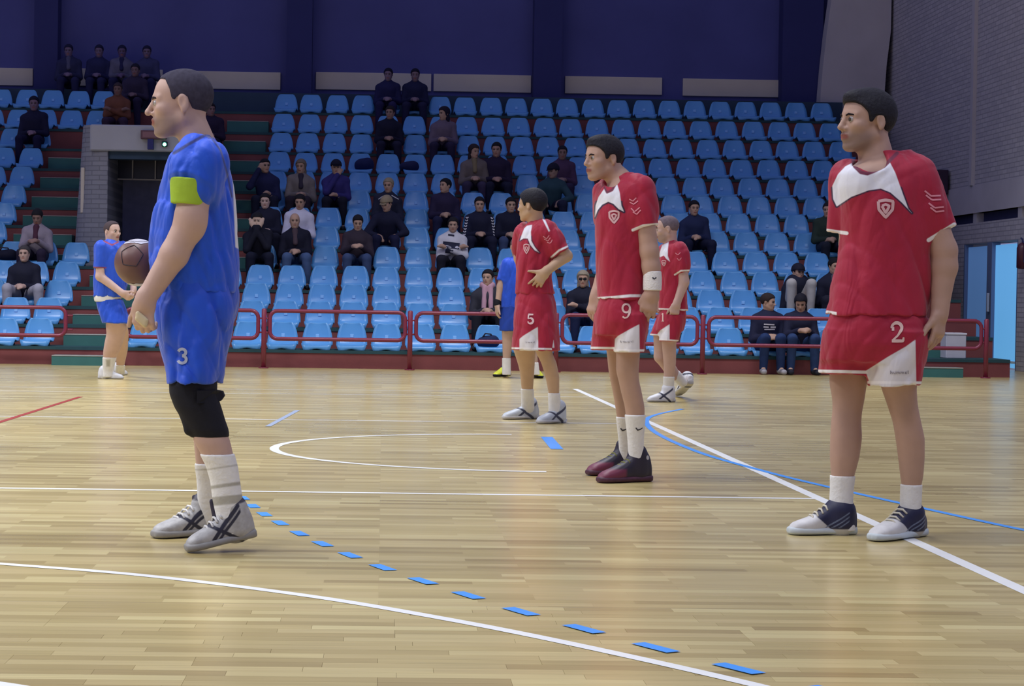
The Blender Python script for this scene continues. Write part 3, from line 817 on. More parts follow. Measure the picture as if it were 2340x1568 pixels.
# ------------------------------------------------------------------ people: shared anatomy
def head_frame(yaw, pitch=0.0, roll=0.0):
    """yaw 0 looks towards the camera (-Y), +90 looks to -X (photo left); rows = forward, left-of-face, up"""
    y, p_ = math.radians(yaw), math.radians(pitch)
    f = np.array([-math.sin(y)*math.cos(p_), -math.cos(y)*math.cos(p_), math.sin(p_)])
    u0 = np.array([0, 0, 1.0]); l = nrm(np.cross(u0, f)); u = np.cross(f, l)
    r_ = math.radians(roll); l, u = l*math.cos(r_)+u*math.sin(r_), u*math.cos(r_)-l*math.sin(r_)
    return np.stack([f, l, u])
class Head:
    """anatomy in head axes; C = middle of the skull at ear height, s = 1 for a 0.235 m tall head"""
    def __init__(h, C, fr, s=1.0): h.C = np.asarray(C, float); h.fr = fr; h.s = s
    def w(h, f, l, u): return h.C + h.s*(f*h.fr[0] + l*h.fr[1] + u*h.fr[2])
    def E(h, f, l, u, r): return ell(h.w(f, l, u), np.array(r)*h.s, h.fr)
    def K(h, a, b, ra, rb): return cap(h.w(*a), h.w(*b), ra*h.s, rb*h.s)
    def skull(h, g=0.0):
        return [h.E(-.016, 0, .036, (.100+g, .078+g, .088+g)), h.E(.020, 0, .030, (.072+g, .068+g, .078+g))]
    def skin(h, U, nose=1.0):
        for e in h.skull(): U.add(e, .02)
        U.add(h.E(.034, 0, -.035, (.060, .060, .078)), .025)
        for q in (-1, 1):
            U.add(h.K((-.012, .056*q, -.052), (.060, .020*q, -.098), .018, .016), .03)
            U.add(h.E(.058, .043*q, -.020, (.026, .022, .020)), .02)
            U.add(h.K((.086, .010*q, .024), (.070, .046*q, .020), .012, .010), .014)
        U.add(h.E(.072, 0, -.100, (.022, .024, .018)), .018)
        U.add(h.E(.076, 0, -.064, (.024, .030, .022)), .015)
        for q in (-1, 1): U.add(h.E(.097, .031*q, .002, (.018, .019, .0115)), .010, 's')
        for q in (-1, 1): U.add(h.E(.0775, .031*q, .002, (.0120, .0150, .0125)), .006)
        U.add(h.K((.090, 0, .014), (.106*nose+.004, 0, -.026), .0095, .0110), .010)
        U.add(h.E(.108*nose+.002, 0, -.030, (.0125, .0115, .0105)), .008)
        for q in (-1, 1): U.add(h.E(.094, .0135*q, -.034, (.011, .0085, .009)), .007)
        U.add(h.E(.0955, 0, -.0565, (.0085, .022, .0062)), .006)
        U.add(h.E(.0935, 0, -.0715, (.0090, .019, .0072)), .006)
        U.add(h.K((.103, .018, -.0640), (.103, -.018, -.0640), .0026, .0026), .004, 's')
        for q in (-1, 1):
            U.add(ell(h.w(-.016, .081*q, .000), np.array((.019, .0105, .032))*h.s, np.stack([nrm(h.fr[0]-.25*h.fr[2]), h.fr[1], nrm(h.fr[2]+.25*h.fr[0])])), .008)
            U.add(h.E(-.012, .093*q, .004, (.0125, .0085, .022)), .004, 's'); U.add(h.E(-.016, .084*q, -.026, (.010, .007, .012)), .006)
    def hair(h, g, line, hv=.0035, front=None, extra=()):
        U = Union()
        for e in h.skull(g): U.add(e, .02)
        for e in extra: U.add(h.E(*e), .02)
        v = U.vol(hv, .02)
        lf, lu = zip(*line)
        def cutf(Fv, X, Y, Z):
            x, y, z = X-h.C[0], Y-h.C[1], Z-h.C[2]
            f = (x*h.fr[0][0]+y*h.fr[0][1]+z*h.fr[0][2])/h.s; u = (x*h.fr[2][0]+y*h.fr[2][1]+z*h.fr[2][2])/h.s
            d = (np.interp(f, lf, lu)-u)*h.s*.8
            k = .006; hh = np.clip(.5-.5*(Fv-d)/k, 0, 1)
            return Fv + (d-Fv)*hh + k*hh*(1-hh)
        v.whole(cutf); return v.mesh(1)
HL_SHORT = [(-.13, -.062), (-.075, -.052), (-.045, -.030), (-.030, .016), (.006, .018), (.016, -.006), (.026, -.004), (.036, .030), (.060, .058), (.078, .068), (.12, .072)]
HL_BUZZ = [(-.13, -.055), (-.075, -.045), (-.045, -.020), (-.030, .020), (.006, .022), (.014, .010), (.026, .014), (.034, .050), (.050, .085), (.078, .092), (.12, .095)]
HL_LONG = [(-.13, -.20), (-.02, -.20), (.012, -.06), (.022, .0), (.040, .040), (.070, .066), (.12, .07)]

def eyes(h, parent, base, iris='3a2c22'):
    for q in (-1, 1):
        c = h.w(.0815, .031*q, .002)
        bm = bmesh.new(); bmesh.ops.create_uvsphere(bm, u_segments=14, v_segments=10, radius=.0132*h.s)
        f = Vector(h.fr[0])
        for fc in bm.faces:
            if fc.calc_center_median().normalized().dot(f) > .72: fc.material_index = 1
        bm_obj('eye', bm, [mat('eye_white', 'a8a09c', .3, .5), mat('iris_' + iris, iris, .3, .5)], parent, True, tuple(c-base))
        bm = bmesh.new()
        pts = [h.w(.0965, .013*q, .0175), h.w(.0945, .026*q, .0225), h.w(.083, .042*q, .0195), h.w(.073, .051*q, .013)]
        tube(bm, [Vector(p_-base) for p_ in pts], [.0030*h.s, .0042*h.s, .0036*h.s, .0018*h.s], 6)
        yield bm
def hand(U, Wp, d, n, s, size=1.0, curl=(20, 25, 25, 30), spread=.0, thumb=(.55, .8, .25), tcurl=20, k=.006):
    """Wp wrist, d towards the fingers, n the way the palm faces, s towards the thumb side"""
    d = nrm(d); n = nrm(n - d*np.dot(n, d)); s = nrm(s - d*np.dot(s, d) - n*np.dot(s, n))
    Wp = np.asarray(Wp, float); z = size
    U.add(cap(Wp-d*.02*z, Wp+d*.02*z, .026*z, .027*z, s, 1.15), .02)
    U.add(cap(Wp+d*.02*z+s*.004*z, Wp+d*.078*z, .019*z, .017*z, s, 2.25), .018)
    L = (.078, .088, .082, .064)
    for i, off in enumerate((.031, .0105, -.0105, -.031)):
        b = Wp + d*(.083-.004*abs(i-1.3))*z + s*off*z; ang = 0
        dd = nrm(d + s*spread*(1.5-i)/1.5)
        U.add(cap(Wp+d*.045*z+s*off*.7*z, b, .013*z, .0112*z), .008)
        for j, fr_ in enumerate((.46, .30, .24)):
            ang += curl[i]*(1.0 if j == 0 else 1.15)
            a = math.radians(ang); dr = dd*math.cos(a) + n*math.sin(a)
            e = b + dr*L[i]*fr_*z
            U.add(cap(b, e, (.0106-.001*j)*z, (.0098-.001*j)*z), .004); b = e
    t0 = Wp + d*.022*z + s*.024*z; td = nrm(d*thumb[0] + s*thumb[1] + n*thumb[2])
    U.add(cap(Wp+d*.012*z+s*.012*z, t0+td*.025*z, .017*z, .0140*z), .012)
    e1 = t0 + td*.058*z; U.add(cap(t0, e1, .0145*z, .0115*z), .006)
    a = math.radians(tcurl); td2 = nrm(td*math.cos(a) + nrm(d*.8-s*.6)*math.sin(a))
    U.add(cap(e1, e1+td2*.034*z, .0112*z, .0090*z), .004)

def shoe_prims(heel, toe, up=(0, 0, 1), wid=.052, hts=None, lift=0.0):
    """upper and sole of a shoe; heel and toe = bottom end points of the sole"""
    heel = np.asarray(heel, float); toe = np.asarray(toe, float); e = nrm(toe-heel); L = np.linalg.norm(toe-heel)
    s = nrm(np.cross(np.asarray(up, float), e)); n = np.cross(e, s)
    if n[2] < 0: s = -s; n = np.cross(e, s)
    hts = hts or [(0, .085), (.06, .106), (.2, .108), (.32, .118), (.44, .116), (.56, .094), (.68, .074), (.82, .060), (.94, .048), (1, .026)]
    ts = [q[0]*L for q in hts]
    wf = lambda q: np.interp(q, [0, .07, .2, .42, .68, .85, .95, 1], [.024, .036, .040, .038, .049, .046, .036, .018])*wid/.05
    a = [wf(q[0]) for q in hts]; b = [q[1]/2 for q in hts]
    # n may point up; centre of each ring sits half its height above the sole line
    up_ = stack(heel, e, s, ts, [0]*len(ts), [q[1]/2+.004 for q in hts], a, b, 2.6, False)
    sq = [0, .05, .15, .3, .45, .6, .75, .9, .97, 1.0]
    so = stack(heel - e*.004, e, s, [q*(L+.008) for q in sq], [0]*10, [.019]*10, [wf(q)+.006 for q in sq], [.019, .019, .0185, .017, .0165, .017, .018, .018, .017, .013], 3.2, False)
    return up_, so, (e, s, n, L)

def set_leg(L, Y0, heel, toe, f0=.15):
    """let the leg lean in depth so that the ankle stands over its foot"""
    tgt = float((np.asarray(heel)*.74 + np.asarray(toe)*.26)[1]) - Y0
    y0, y1 = L[0][0], L[-1][0]; out = []
    for r in L:
        w = min(max((r[0]-y0)/(y1-y0), 0), 1)**.8
        out.append((r[0], r[1], r[2], r[3], r[4]*(1-w) + tgt*w))
    return out, tgt
def skin_mat(nm, col):
    return mat('skin_' + nm, col, .55, .35, noise=.05, nscale=14, layers=(('stub', '584c4a', 1.0), ('lip', '8a5048', .0035), ('lid', '3c2e2c', .004)))
class Person:
    def __init__(s, name, base, label, cat='person', group=None):
        s.base = np.array([float(v) for v in base]); s.root = empty('person', s.base, label, cat, group)
    def part(s, name, VQ, m, parent=None, attrs=None):
        V, Q = VQ
        return mesh_np(name, V, Q, m, parent or s.root, True, s.base, attrs)
    def bm(s, name, bm, m, parent=None, smooth=True):
        return bm_obj(name, bm, m, parent or s.root, smooth)
def skin_attrs(V, h, stub=0.0, eyes=False):
    q = (V-h.C) @ h.fr.T/h.s
    f, l, u = q[:, 0], q[:, 1], q[:, 2]
    lip = .0085 - np.sqrt(((u+.064)/1.15)**2 + (np.maximum(np.abs(l)-.017, 0))**2) - 10*np.maximum(.080-f, 0)
    lip = np.where((f > .06) & (np.abs(u) < .2) & (np.abs(l) < .1), lip, -1)
    st = -1 + 0*f
    if stub:
        jaw = np.clip((.0-.030-u)/.03, 0, 1)*np.clip((u+.13)/.02, 0, 1)*np.clip((f+.01)/.03, 0, 1)*(np.abs(l) < .1)*(f < .2)
        st = -1 + 2*stub*jaw
    lid = -1 + 0*f
    if eyes:
        e = .011 - np.sqrt(((np.abs(l)-.031)*.55)**2 + ((u-.003)*1.1)**2); b_ = .0075-np.abs(u-.024-.05*(np.abs(l)-.03)); b_ = np.minimum(b_, .5*(.020-np.abs(np.abs(l)-.030)))
        lid = np.where((f > .05) & (f < .12), np.maximum(e, b_), -1)
    return {'lip': lip, 'stub': st, 'lid': lid}
def fold_field(seed, amp, sx=9.0, sz=14.0, tilt=.6):
    """cloth drape: long soft creases running obliquely down"""
    r = np.random.default_rng(seed); ph = r.uniform(0, 6.28, 6); tl = r.uniform(-tilt, tilt, 6)
    fx = r.uniform(.6, 1.6, 6)*sx*2.4; fz = r.uniform(.1, .5, 6)*sz*1.4
    def f(X, Y, Z):
        o = 0
        for i in range(6):
            w = X*(fx[i]) + Y*(fx[i]*(.7 if i % 2 else -.8)) + Z*(fz[i]*(1 if i % 2 else -1)) + 1.5*np.sin(Z*5.0+ph[i]+X*3)
            o = o + (1-np.abs(np.sin(w+ph[i])))**2*(1.0 if i < 4 else .6)
        return amp*(o/2.2 - .80)
    return f
# ------------------------------------------------------------------ the players
M_red = 'a2203a'; M_wht = 'e4e2e8'; M_dk = '3a1830'
def sleeve(p0, p1, r0, r1, side=None, ratio=1.0):
    """tapered tube with a round shoulder end and an open, flat cuff"""
    p0 = np.asarray(p0, float); p1 = np.asarray(p1, float); e = nrm(p1-p0)
    f, lo, hi = cap(p0, p1, r0, r1)
    def g(X, Y, Z): return np.maximum(f(X, Y, Z), (X-p1[0])*e[0]+(Y-p1[1])*e[1]+(Z-p1[2])*e[2])
    return g, lo, hi
def shoulder(S, a0, a1, r, part=.35):
    """keep the jersey over the shoulder joint"""
    a0 = np.asarray(a0, float); a1 = np.asarray(a1, float); S.add(cap(a0, a0+(a1-a0)*part, r, r*.95), .05)
def limb(U, pts, rs, k=.02):
    for a, b, ra, rb in zip(pts[:-1], pts[1:], rs[:-1], rs[1:]): U.add(cap(a, b, ra, rb), k)
def cloth(U, h, fold=None, cutf=None):
    v = U.vol(h, .04)
    def g(Fv, X, Y, Z):
        o = Fv
        if fold is not None: o = o + np.where(np.abs(Fv) < .08, fold(X, Y, Z), 0)
        return o
    v.whole(g)
    return v.mesh(1)
def laces(pn, up_frame, heel, parent, m, at=((.46, .118), (.53, .104), (.60, .090), (.67, .078)), w=.026):
    e, s, n, L = up_frame; bm = bmesh.new()
    for (q, hh) in at:
        c = heel + e*q*L + n*(hh+.006)
        tube(bm, [Vector(c - s*w*1.25 - n*.016 - pn.base), Vector(c - s*w*.5 - pn.base), Vector(c + s*w*.5 - pn.base), Vector(c + s*w*1.25 - n*.016 - pn.base)], .0048, 5)
    return bm_obj('laces', bm, m, parent, True)
def make_shoe(pn, heel, toe, h, m_up, m_sole, hts=None, wid=.052, up=(0, 0, 1), m_lace=None, attrs=None, ankle=None, colr=.050):
    u, so, fr = shoe_prims(heel, toe, up, wid, hts); e, s, n, L = fr; hl = np.asarray(heel, float)
    top = max(z for q, z in (hts or [(0, .112)]))
    U = Union(); U.add(u, 0)
    c0 = hl + e*.24*L + n*.050
    if ankle is not None:
        ax_ = nrm(np.asarray(ankle, float)-c0)
        c1 = c0 + ax_*max(top-.062, .02)
        U.add(cap(c0, c1, colr, colr, e, 1.05), .018)
    v = U.vol(h, .02); VQ = v.mesh(1)
    at = {}
    if attrs:
        q = VQ[0]-hl; at = attrs((q@e)/L, q@n, q@s)
    o = pn.part('shoe', VQ, m_up, attrs=at)
    U = Union(); U.add(so, 0); pn.part('sole', U.vol(h, .02).mesh(1), m_sole, o)
    if m_lace: laces(pn, fr, hl, o, m_lace, w=wid*.5)
    return o
def finish_head(pn, h, hair_VQ, m_hair, iris='3a2c22', brow='2a2226'):
    if hair_VQ is not None: pn.part('hair', hair_VQ, m_hair)
    for bm in eyes(h, pn.root, pn.base, iris): pn.bm('eyebrow', bm, mat('brow_' + brow, brow, .8, .1))
def neck(U, h, base, r0=.058, r1=.066, k=.03):
    U.add(cap(h.w(-.028, 0, -.045), base, r0, r1), k)
HTS_MID = [(0, .085), (.04, .128), (.14, .142), (.26, .142), (.35, .120), (.45, .104), (.57, .088), (.72, .072), (.88, .057), (.96, .045), (1, .028)]
HTS_HIGH = [(0, .09), (.04, .150), (.14, .170), (.26, .175), (.35, .155), (.45, .124), (.57, .100), (.72, .078), (.88, .060), (.96, .046), (1, .030)]

def player_blue_three():
    Y0 = 8.12; hvx = .0052
    Q = lambda x, y, dy=0.0: P(x, y, Y0+dy)
    pn = Person('person', ground(470, 1250), 'tall player in blue kit with lime armband and black knee brace, holding a ball')
    hd = Head(Q(412, 239), head_frame(88, -1), 1.10)
    torso = [(318, 440, 486, .075), (330, 425, 496, .11), (350, 402, 507, .165), (375, 390, 517, .195), (420, 377, 527, .205), (480, 360, 534, .20), (540, 350, 538, .195), (600, 347, 541, .19), (640, 354, 541, .19), (664, 364, 538, .185)]
    # body
    U = Union(); hd.skin(U, 1.04)
    U.add(grow(rows(Y0, torso), -.02), .03); neck(U, hd, Q(455, 335), .062, .070)
    U.add(rows(Y0, [(640, 372, 530, .16), (720, 378, 522, .165), (790, 392, 508, .16), (850, 400, 498, .14)]), .03)
    A = [Q(452, 388, -.20), Q(436, 505, -.225), Q(398, 582, -.23), Q(331, 688, -.235)]
    limb(U, A, [.070, .059, .054, .037]); U.add(cap(A[1]+[0, 0, .02], A[1]-[0, 0, .03], .058, .052), .02)
    hand(U, A[3], (-.06, .05, -1), (.25, 1, 0), (-1, .2, 0), 1.06, (48, 44, 44, 46), .0, (.75, .55, .35), 20)
    B = [Q(438, 390, .19), Q(450, 520, .24), Q(392, 612, .22)]
    limb(U, B, [.066, .056, .038])
    ball_c = Q(315, 600, .10); br = .0935
    hand(U, B[2], (-1, .12, -.12), (-.25, -1, .05), (0, .1, 1), 1.05, (16, 22, 22, 22), .22, (.6, .8, .2), 5)
    LN = [(800, 392, 505), (840, 392, 494), (870, 390, 490), (900, 395, 488), (930, 404, 499), (960, 421, 508), (985, 438, 518), (1010, 444, 526), (1040, 461, 533), (1065, 474, 540), (1100, 484, 545), (1140, 489, 551), (1185, 496, 558), (1215, 500, 562)]
    LN = [(y, a, b, -1.0, -.085 if y < 850 else -.12) for (y, a, b) in LN]
    hN, tN = Q(582, 1227, -.10), ground(428, 1263); hF, tF = ground(498, 1221), ground(352, 1231)
    LN, dLN = set_leg(LN, Y0, hN, tN); U.add(rows(Y0, LN), .03)
    LF = [(800, 385, 490), (870, 395, 480), (930, 412, 488), (985, 440, 492), (1030, 445, 490), (1062, 448, 494), (1100, 453, 492), (1150, 455, 497), (1180, 456, 500), (1205, 457, 502)]
    LF = [(y, a, b, -1.0, .16) for (y, a, b) in LF]; LF, dLF = set_leg(LF, Y0, hF, tF); U.add(rows(Y0, LF), .03)
    # feet inside the shoes
    for h_, t_, top in ((hN, tN, Q(522, 1175, dLN)), (hF, tF, Q(476, 1170, dLF))):
        c = h_*.7+t_*.3; U.add(cap(top, c+[0, 0, .05], .036, .034), .02); U.add(cap(c+[0, 0, .042], h_*.3+t_*.7+[0, 0, .03], .028, .018), .02)
    V, F4 = U.vol(hvx).mesh(1)
    body = pn.part('body', (V, F4), skin_mat('three', 'b8988a'), attrs=skin_attrs(V, hd, .55))
    finish_head(pn, hd, hd.hair(.0045, HL_BUZZ, .0045), mat('buzz_hair', '3c3946', .95, .1, noise=.2, nscale=60), '33343c')
    # shirt
    S = Union(); S.add(grow(rows(Y0, torso), .003), .03)
    S.add(sleeve(Q(455, 372, -.17), Q(440, 416, -.21), .105, .079), .05)
    S.add(cap(Q(448, 372, .12), Q(445, 420, .2), .09, .078), .05); shoulder(S, A[0], A[1], .082); shoulder(S, B[0], B[1], .080)
    V, F4 = cloth(S, hvx, fold_field(3, .016, 7, 13))
    px = proj(V)
    at = {'back': sd_poly(px, [(532, 415), (545, 415), (547, 570), (538, 565)]), 'col': np.maximum(sd_line(px, [(398, 350), (430, 330), (470, 308), (482, 314)], 3.5), sd_line(px, [(482, 314), (505, 345), (520, 400), (530, 450)], 1.8))}
    M_bl = mat('royal_blue_shirt', '1b50cc', .55, .3, noise=.07, nscale=6, bump=.25, bscale=22, sheen=.15, drape=.55, layers=(('back', 'd8d8e0', 1.5), ('col', '1a2a70', 1.5)))
    shirt = pn.part('shirt', (V, F4), M_bl, attrs=at)
    AB = Union(); AB.add(stack(Q(438, 411, -.215), nrm(Q(433, 470, -.22)-Q(440, 414, -.215)), (1, 0, -.1), [0, .03, .06, .075, .098], [0]*5, [0]*5, [.083, .080, .076, .073, .070], [.082, .080, .076, .073, .070], 2.0, True), 0)
    pn.part('armband', AB.vol(.0045).mesh(1), mat('lime_armband', '9ab838', .7, .2, noise=.08, nscale=18, bump=.2))
    # shorts
    sh = [(636, 370, 532, .175), (655, 362, 538, .19), (672, 358, 541, .203), (700, 356, 541, .21), (750, 362, 531, .215), (800, 372, 517, .225), (850, 384, 511, .235), (869, 387, 506, .235)]
    S = Union(); S.add(rows(Y0, sh, 2.3, True), .02)
    V, F4 = cloth(S, hvx, fold_field(9, .014, 6, 16))
    M_bs = mat('royal_blue_shorts', '1b4cc4', .55, .3, noise=.07, nscale=6, bump=.25, bscale=22, sheen=.15, drape=.6)
    so = pn.part('shorts', (V, F4), M_bs)
    mark('number', digit('3', 405, 796, 24, 35, 3.4), so, mat('grey_number_print', 'a9b0c6', .6, .2), so, pn.base, .004, Y0-.2)
    # knee brace with strap and kneecap pad
    KB = Union()
    kd = lambda y: float(np.interp(y, [r[0] for r in LN], [r[4] for r in LN]))
    KB.add(grow(rows(Y0, [(y, a_, b_, -1.0, kd(y)) for (y, a_, b_) in ((856, 394, 491), (875, 390, 493), (900, 391, 492), (930, 402, 502), (960, 420, 511), (982, 433, 519), (995, 443, 520))], 2.2, True), .006), 0)
    KB.add(cap(Q(428, 955, kd(955)-.02), Q(434, 982, kd(980)-.02), .020, .024), .02)
    pn.part('knee_brace', KB.vol(.0048).mesh(1), mat('black_neoprene', '15151f', .75, .25, noise=.1, nscale=30, bump=.2))
    bm = bmesh.new(); a, b = Q(470, 905, -.22), Q(506, 904, -.15)
    vs = []
    for (x, y, dy) in ((450, 893, -.235), (492, 892, -.17), (508, 895, -.12), (512, 906, -.12), (505, 916, -.13), (490, 921, -.17), (450, 922, -.235)):
        p_ = Q(x, y, dy)-pn.base; vs.append((bm.verts.new(p_), bm.verts.new(p_+np.array([0, .06, 0]))))
    bm.faces.new([v[0] for v in vs]); bm.faces.new([v[1] for v in vs][::-1])
    for i in range(len(vs)): bm.faces.new((vs[i][0], vs[i][1], vs[(i+1) % len(vs)][1], vs[(i+1) % len(vs)][0]))
    pn.bm('brace_strap', bm, MATS['black_neoprene'], None, False)
    # socks
    M_sk = mat('white_sock', 'dcdad6', .85, .1, noise=.05, nscale=20, bump=.3, bscale=60, layers=(('band', 'a8a498', 2.0),))
    SK = Union(); SK.add(grow(rows(Y0, [r for r in LN if 1035 < r[0]], 2.2, True), .006), 0)
    V, F4 = SK.vol(.0048).mesh(1); px = proj(V)
    pn.part('sock', (V, F4), M_sk, attrs={'band': np.maximum(sd_line(px, [(470, 1116), (560, 1103)], 4), np.maximum(sd_line(px, [(470, 1074), (560, 1060)], 1.5), sd_line(px, [(470, 1148), (570, 1138)], 10)-0))})
    SK = Union(); SK.add(grow(rows(Y0, [r for r in LF if 1058 < r[0]], 2.2, True), .006), 0)
    V, F4 = SK.vol(.0048).mesh(1); pn.part('sock', (V, F4), M_sk, attrs={'band': sd_line(proj(V), [(440, 1074), (510, 1072)], 1.2)})
    # shoes
    def sat(t, z, sd):
        w = np.maximum(.010-np.abs((z-.03)-(t-.42)*-.17*1.0 - .012), .008-np.abs((z-.03)-(t-.30)*-.18))
        st1 = .011-np.abs(z-(.035+(.62-t)*.26)); st2 = .009-np.abs(z-(.02+(t-.30)*.20)); st3 = .008-np.abs(z-(.035+(.52-t)*.26))
        m1 = np.minimum(np.maximum(np.maximum(st1, st3), st2), np.minimum((t-.18)*.3, (.66-t)*.3))
        tip = np.minimum((t-.80)*.25, .045-z)
        return {'stripe': m1, 'coll': np.minimum(z-.148, (.40-t)*.3), 'tip': tip}
    M_sh = mat('grey_white_shoe', 'a6a4a2', .5, .35, noise=.22, nscale=26, bump=.3, bscale=40, layers=(('tip', '9a9896', .004), ('stripe', '2b2b3a', .0025), ('coll', '3a3640', .003)))
    M_so = mat('shoe_sole', '8d8b88', .6, .3, noise=.12, nscale=20)
    M_lc = mat('grey_laces', 'cfcdca', .7, .2)
    make_shoe(pn, hN, tN, .0046, M_sh, M_so, HTS_MID, .056, m_lace=M_lc, attrs=sat, ankle=Q(520, 1120, dLN), colr=.057)
    make_shoe(pn, hF, tF, .0046, M_sh, M_so, HTS_MID, .056, m_lace=M_lc, attrs=sat, ankle=Q(474, 1110, dLF), colr=.056)
    M_tg = mat('dark_shoe_tongue', '37323e', .8, .2)
    for (a_, b_, dd, r1) in (((484, 1146), (498, 1186), dLN, .020), ((444, 1136), (451, 1172), dLF, .018)):
        TG = Union(); TG.add(cap(Q(a_[0], a_[1], dd), Q(b_[0], b_[1], dd), .010, r1, (0, 1, 0), 1.7), 0); pn.part('shoe_tongue', TG.vol(.0045).mesh(1), M_tg)
    bm = bmesh.new()
    for k in range(5):
        x_, y_ = 497-10*k, 1186+9.5*k
        tube(bm, [Vector(Q(x_+9, y_+9, dLN-.055)-pn.base), Vector(Q(x_+2, y_+1, dLN-.05)-pn.base), Vector(Q(x_-3, y_-2, dLN-.02)-pn.base), Vector(Q(x_-3, y_, dLN+.03)-pn.base)], .0045, 5)
    pn.bm('laces', bm, M_lc)
    # tape on the hand
    bm = bmesh.new()
    tp = [(306, 716), (322, 718), (333, 738), (327, 749), (312, 744)]
    # ball
    r = empty('handball', ball_c, 'worn brown and grey handball held at the belly of the blue player', 'ball')
    bm = bmesh.new(); bmesh.ops.create_icosphere(bm, subdivisions=4, radius=br)
    dirs = [Vector(d).normalized() for d in ((0, 0, 1), (0, 0, -1), (1, .2, .3), (-1, -.2, -.3), (.2, 1, -.3), (-.2, -1, .3), (.75, -.75, -.4), (-.75, .75, .4), (-.55, -.6, .75), (.55, .6, -.75), (-.6, .4, -.8), (.6, -.4, .8))]
    for v in bm.verts:
        ds = sorted((v.co.normalized().dot(d) for d in dirs), reverse=True)
        gp = ds[0]-ds[1]
        if gp < .05: v.co *= 1 - .012*(1-gp/.05)
    bm_obj('cover', bm, mat('worn_ball_leather', '6a4a44', .45, .4, noise=.22, nscale=9, layers=()), r, True)
    bm = bmesh.new()
    for d0 in dirs:
        pass
    for k, (ax_, an) in enumerate((((0, 0, 1), 32), ((-.2, -1, .3), 30))):
        ax_ = Vector(ax_).normalized(); q = ax_.orthogonal().normalized(); w_ = ax_.cross(q); a = math.radians(an)
        n = 5; pts = []
        for i in range(n):
            for j in range(6):
                t = j/6; p1 = q*math.cos(2*math.pi*i/n)+w_*math.sin(2*math.pi*i/n); p2 = q*math.cos(2*math.pi*(i+1)/n)+w_*math.sin(2*math.pi*(i+1)/n)
                pp = (ax_*math.cos(a) + (p1*(1-t)+p2*t)*math.sin(a)).normalized(); pts.append(pp*(br+.0005))
        tube(bm, pts, .0016, 5, closed=True)
    bm_obj('seam', bm, mat('dark_ball_seam', '2e2a34', .7), r, True)
    bm = bmesh.new(); bmesh.ops.create_icosphere(bm, subdivisions=4, radius=br+.0012)
    ax_ = Vector((0, 0, 1))
    bmesh.ops.delete(bm, geom=[f for f in bm.faces if f.calc_center_median().normalized().dot(ax_) < math.cos(math.radians(37)) and f.calc_center_median().normalized().dot(ax_) > -.9], context='FACES')
    bm_obj('pale_panel', bm, mat('pale_ball_panel', 'b4b0b8', .45, .4, noise=.12, nscale=12), r, True)
    # strip of tape across the knuckles
    HT = Union(); kn = A[3] + np.array([-.005, -.024, -.062]); HT.add(cap(kn+[-.018, .006, .014], kn+[.012, .006, -.012], .010, .010), 0); HT.add(cap(kn+[-.020, .006, -.006], kn+[.008, .006, -.030], .010, .010), .014)
    pn.part('finger_tape', HT.vol(.003).mesh(1), mat('beige_tape', 'c8b896', .8, .1))
    return pn

def red_shirt_layers(nm, seed):
    return mat(nm, M_red, .6, .25, noise=.07, nscale=6, bump=.2, bscale=22, sheen=.12, drape=.5,
               layers=(('pipe', '32203c', 1.0), ('yoke', 'e2e2ea', 1.0), ('trim', 'e8e4e6', 1.0), ('coll', '6a2840', 1.2)))
def red_short_layers(nm):
    return mat(nm, 'a01f38', .6, .25, noise=.07, nscale=6, bump=.2, bscale=22, sheen=.12, drape=.5, layers=(('panel', 'd8d4d6', 1.0), ('trim', 'e8e4e4', 1.0)))
def crest(shirt, pn, x, y, w, h, Yr):
    out = [(x-w*.5, y-h*.42), (x, y-h*.5), (x+w*.5, y-h*.42), (x+w*.46, y+h*.05), (x, y+h*.5), (x-w*.46, y+h*.05), (x-w*.5, y-h*.42)]
    o = mark('crest', [(out, w*.10), ([(x-w*.25, y-h*.15), (x, y-h*.25), (x+w*.25, y-h*.15), (x, y+h*.25), (x-w*.25, y-h*.15)], w*.09)], shirt, mat('crest_print', 'd2a8aa', .6, .2), shirt, pn.base, .003, Yr)
    return o
def chevrons(shirt, pn, lst, hw, Yr, name='sleeve_chevron'):
    return mark(name, [(l, hw) for l in lst], shirt, mat('pink_white_chevron', 'd88a98', .6, .2), shirt, pn.base, .003, Yr)
def word_smudge(x, y, w, h):
    """the small lower-case maker's word on the white panel: hummel"""
    s = []; d = w/6.6; xx = x; t = h*.10
    for c in 'hummel':
        m = y+h*.35; b = y+h
        if c == 'h': s += [([(xx, y), (xx, b)], t), ([(xx, m+h*.1), (xx+d*.3, m), (xx+d*.55, m+h*.15), (xx+d*.55, b)], t)]; xx += d
        elif c == 'u': s += [([(xx, m), (xx, b-h*.15), (xx+d*.28, b), (xx+d*.55, b-h*.1)], t), ([(xx+d*.55, m), (xx+d*.55, b)], t)]; xx += d
        elif c == 'm': s += [([(xx, m), (xx, b)], t), ([(xx, m+h*.1), (xx+d*.3, m), (xx+d*.48, m+h*.12), (xx+d*.48, b)], t), ([(xx+d*.48, m+h*.1), (xx+d*.75, m), (xx+d*.95, m+h*.12), (xx+d*.95, b)], t)]; xx += d*1.4
        elif c == 'e': s += [([(xx, y+h*.68), (xx+d*.55, y+h*.66), (xx+d*.45, m), (xx+d*.1, m), (xx, y+h*.7), (xx+d*.15, b), (xx+d*.55, b-h*.08)], t)]; xx += d
        else: s += [([(xx, y), (xx, b)], t)]
    return s

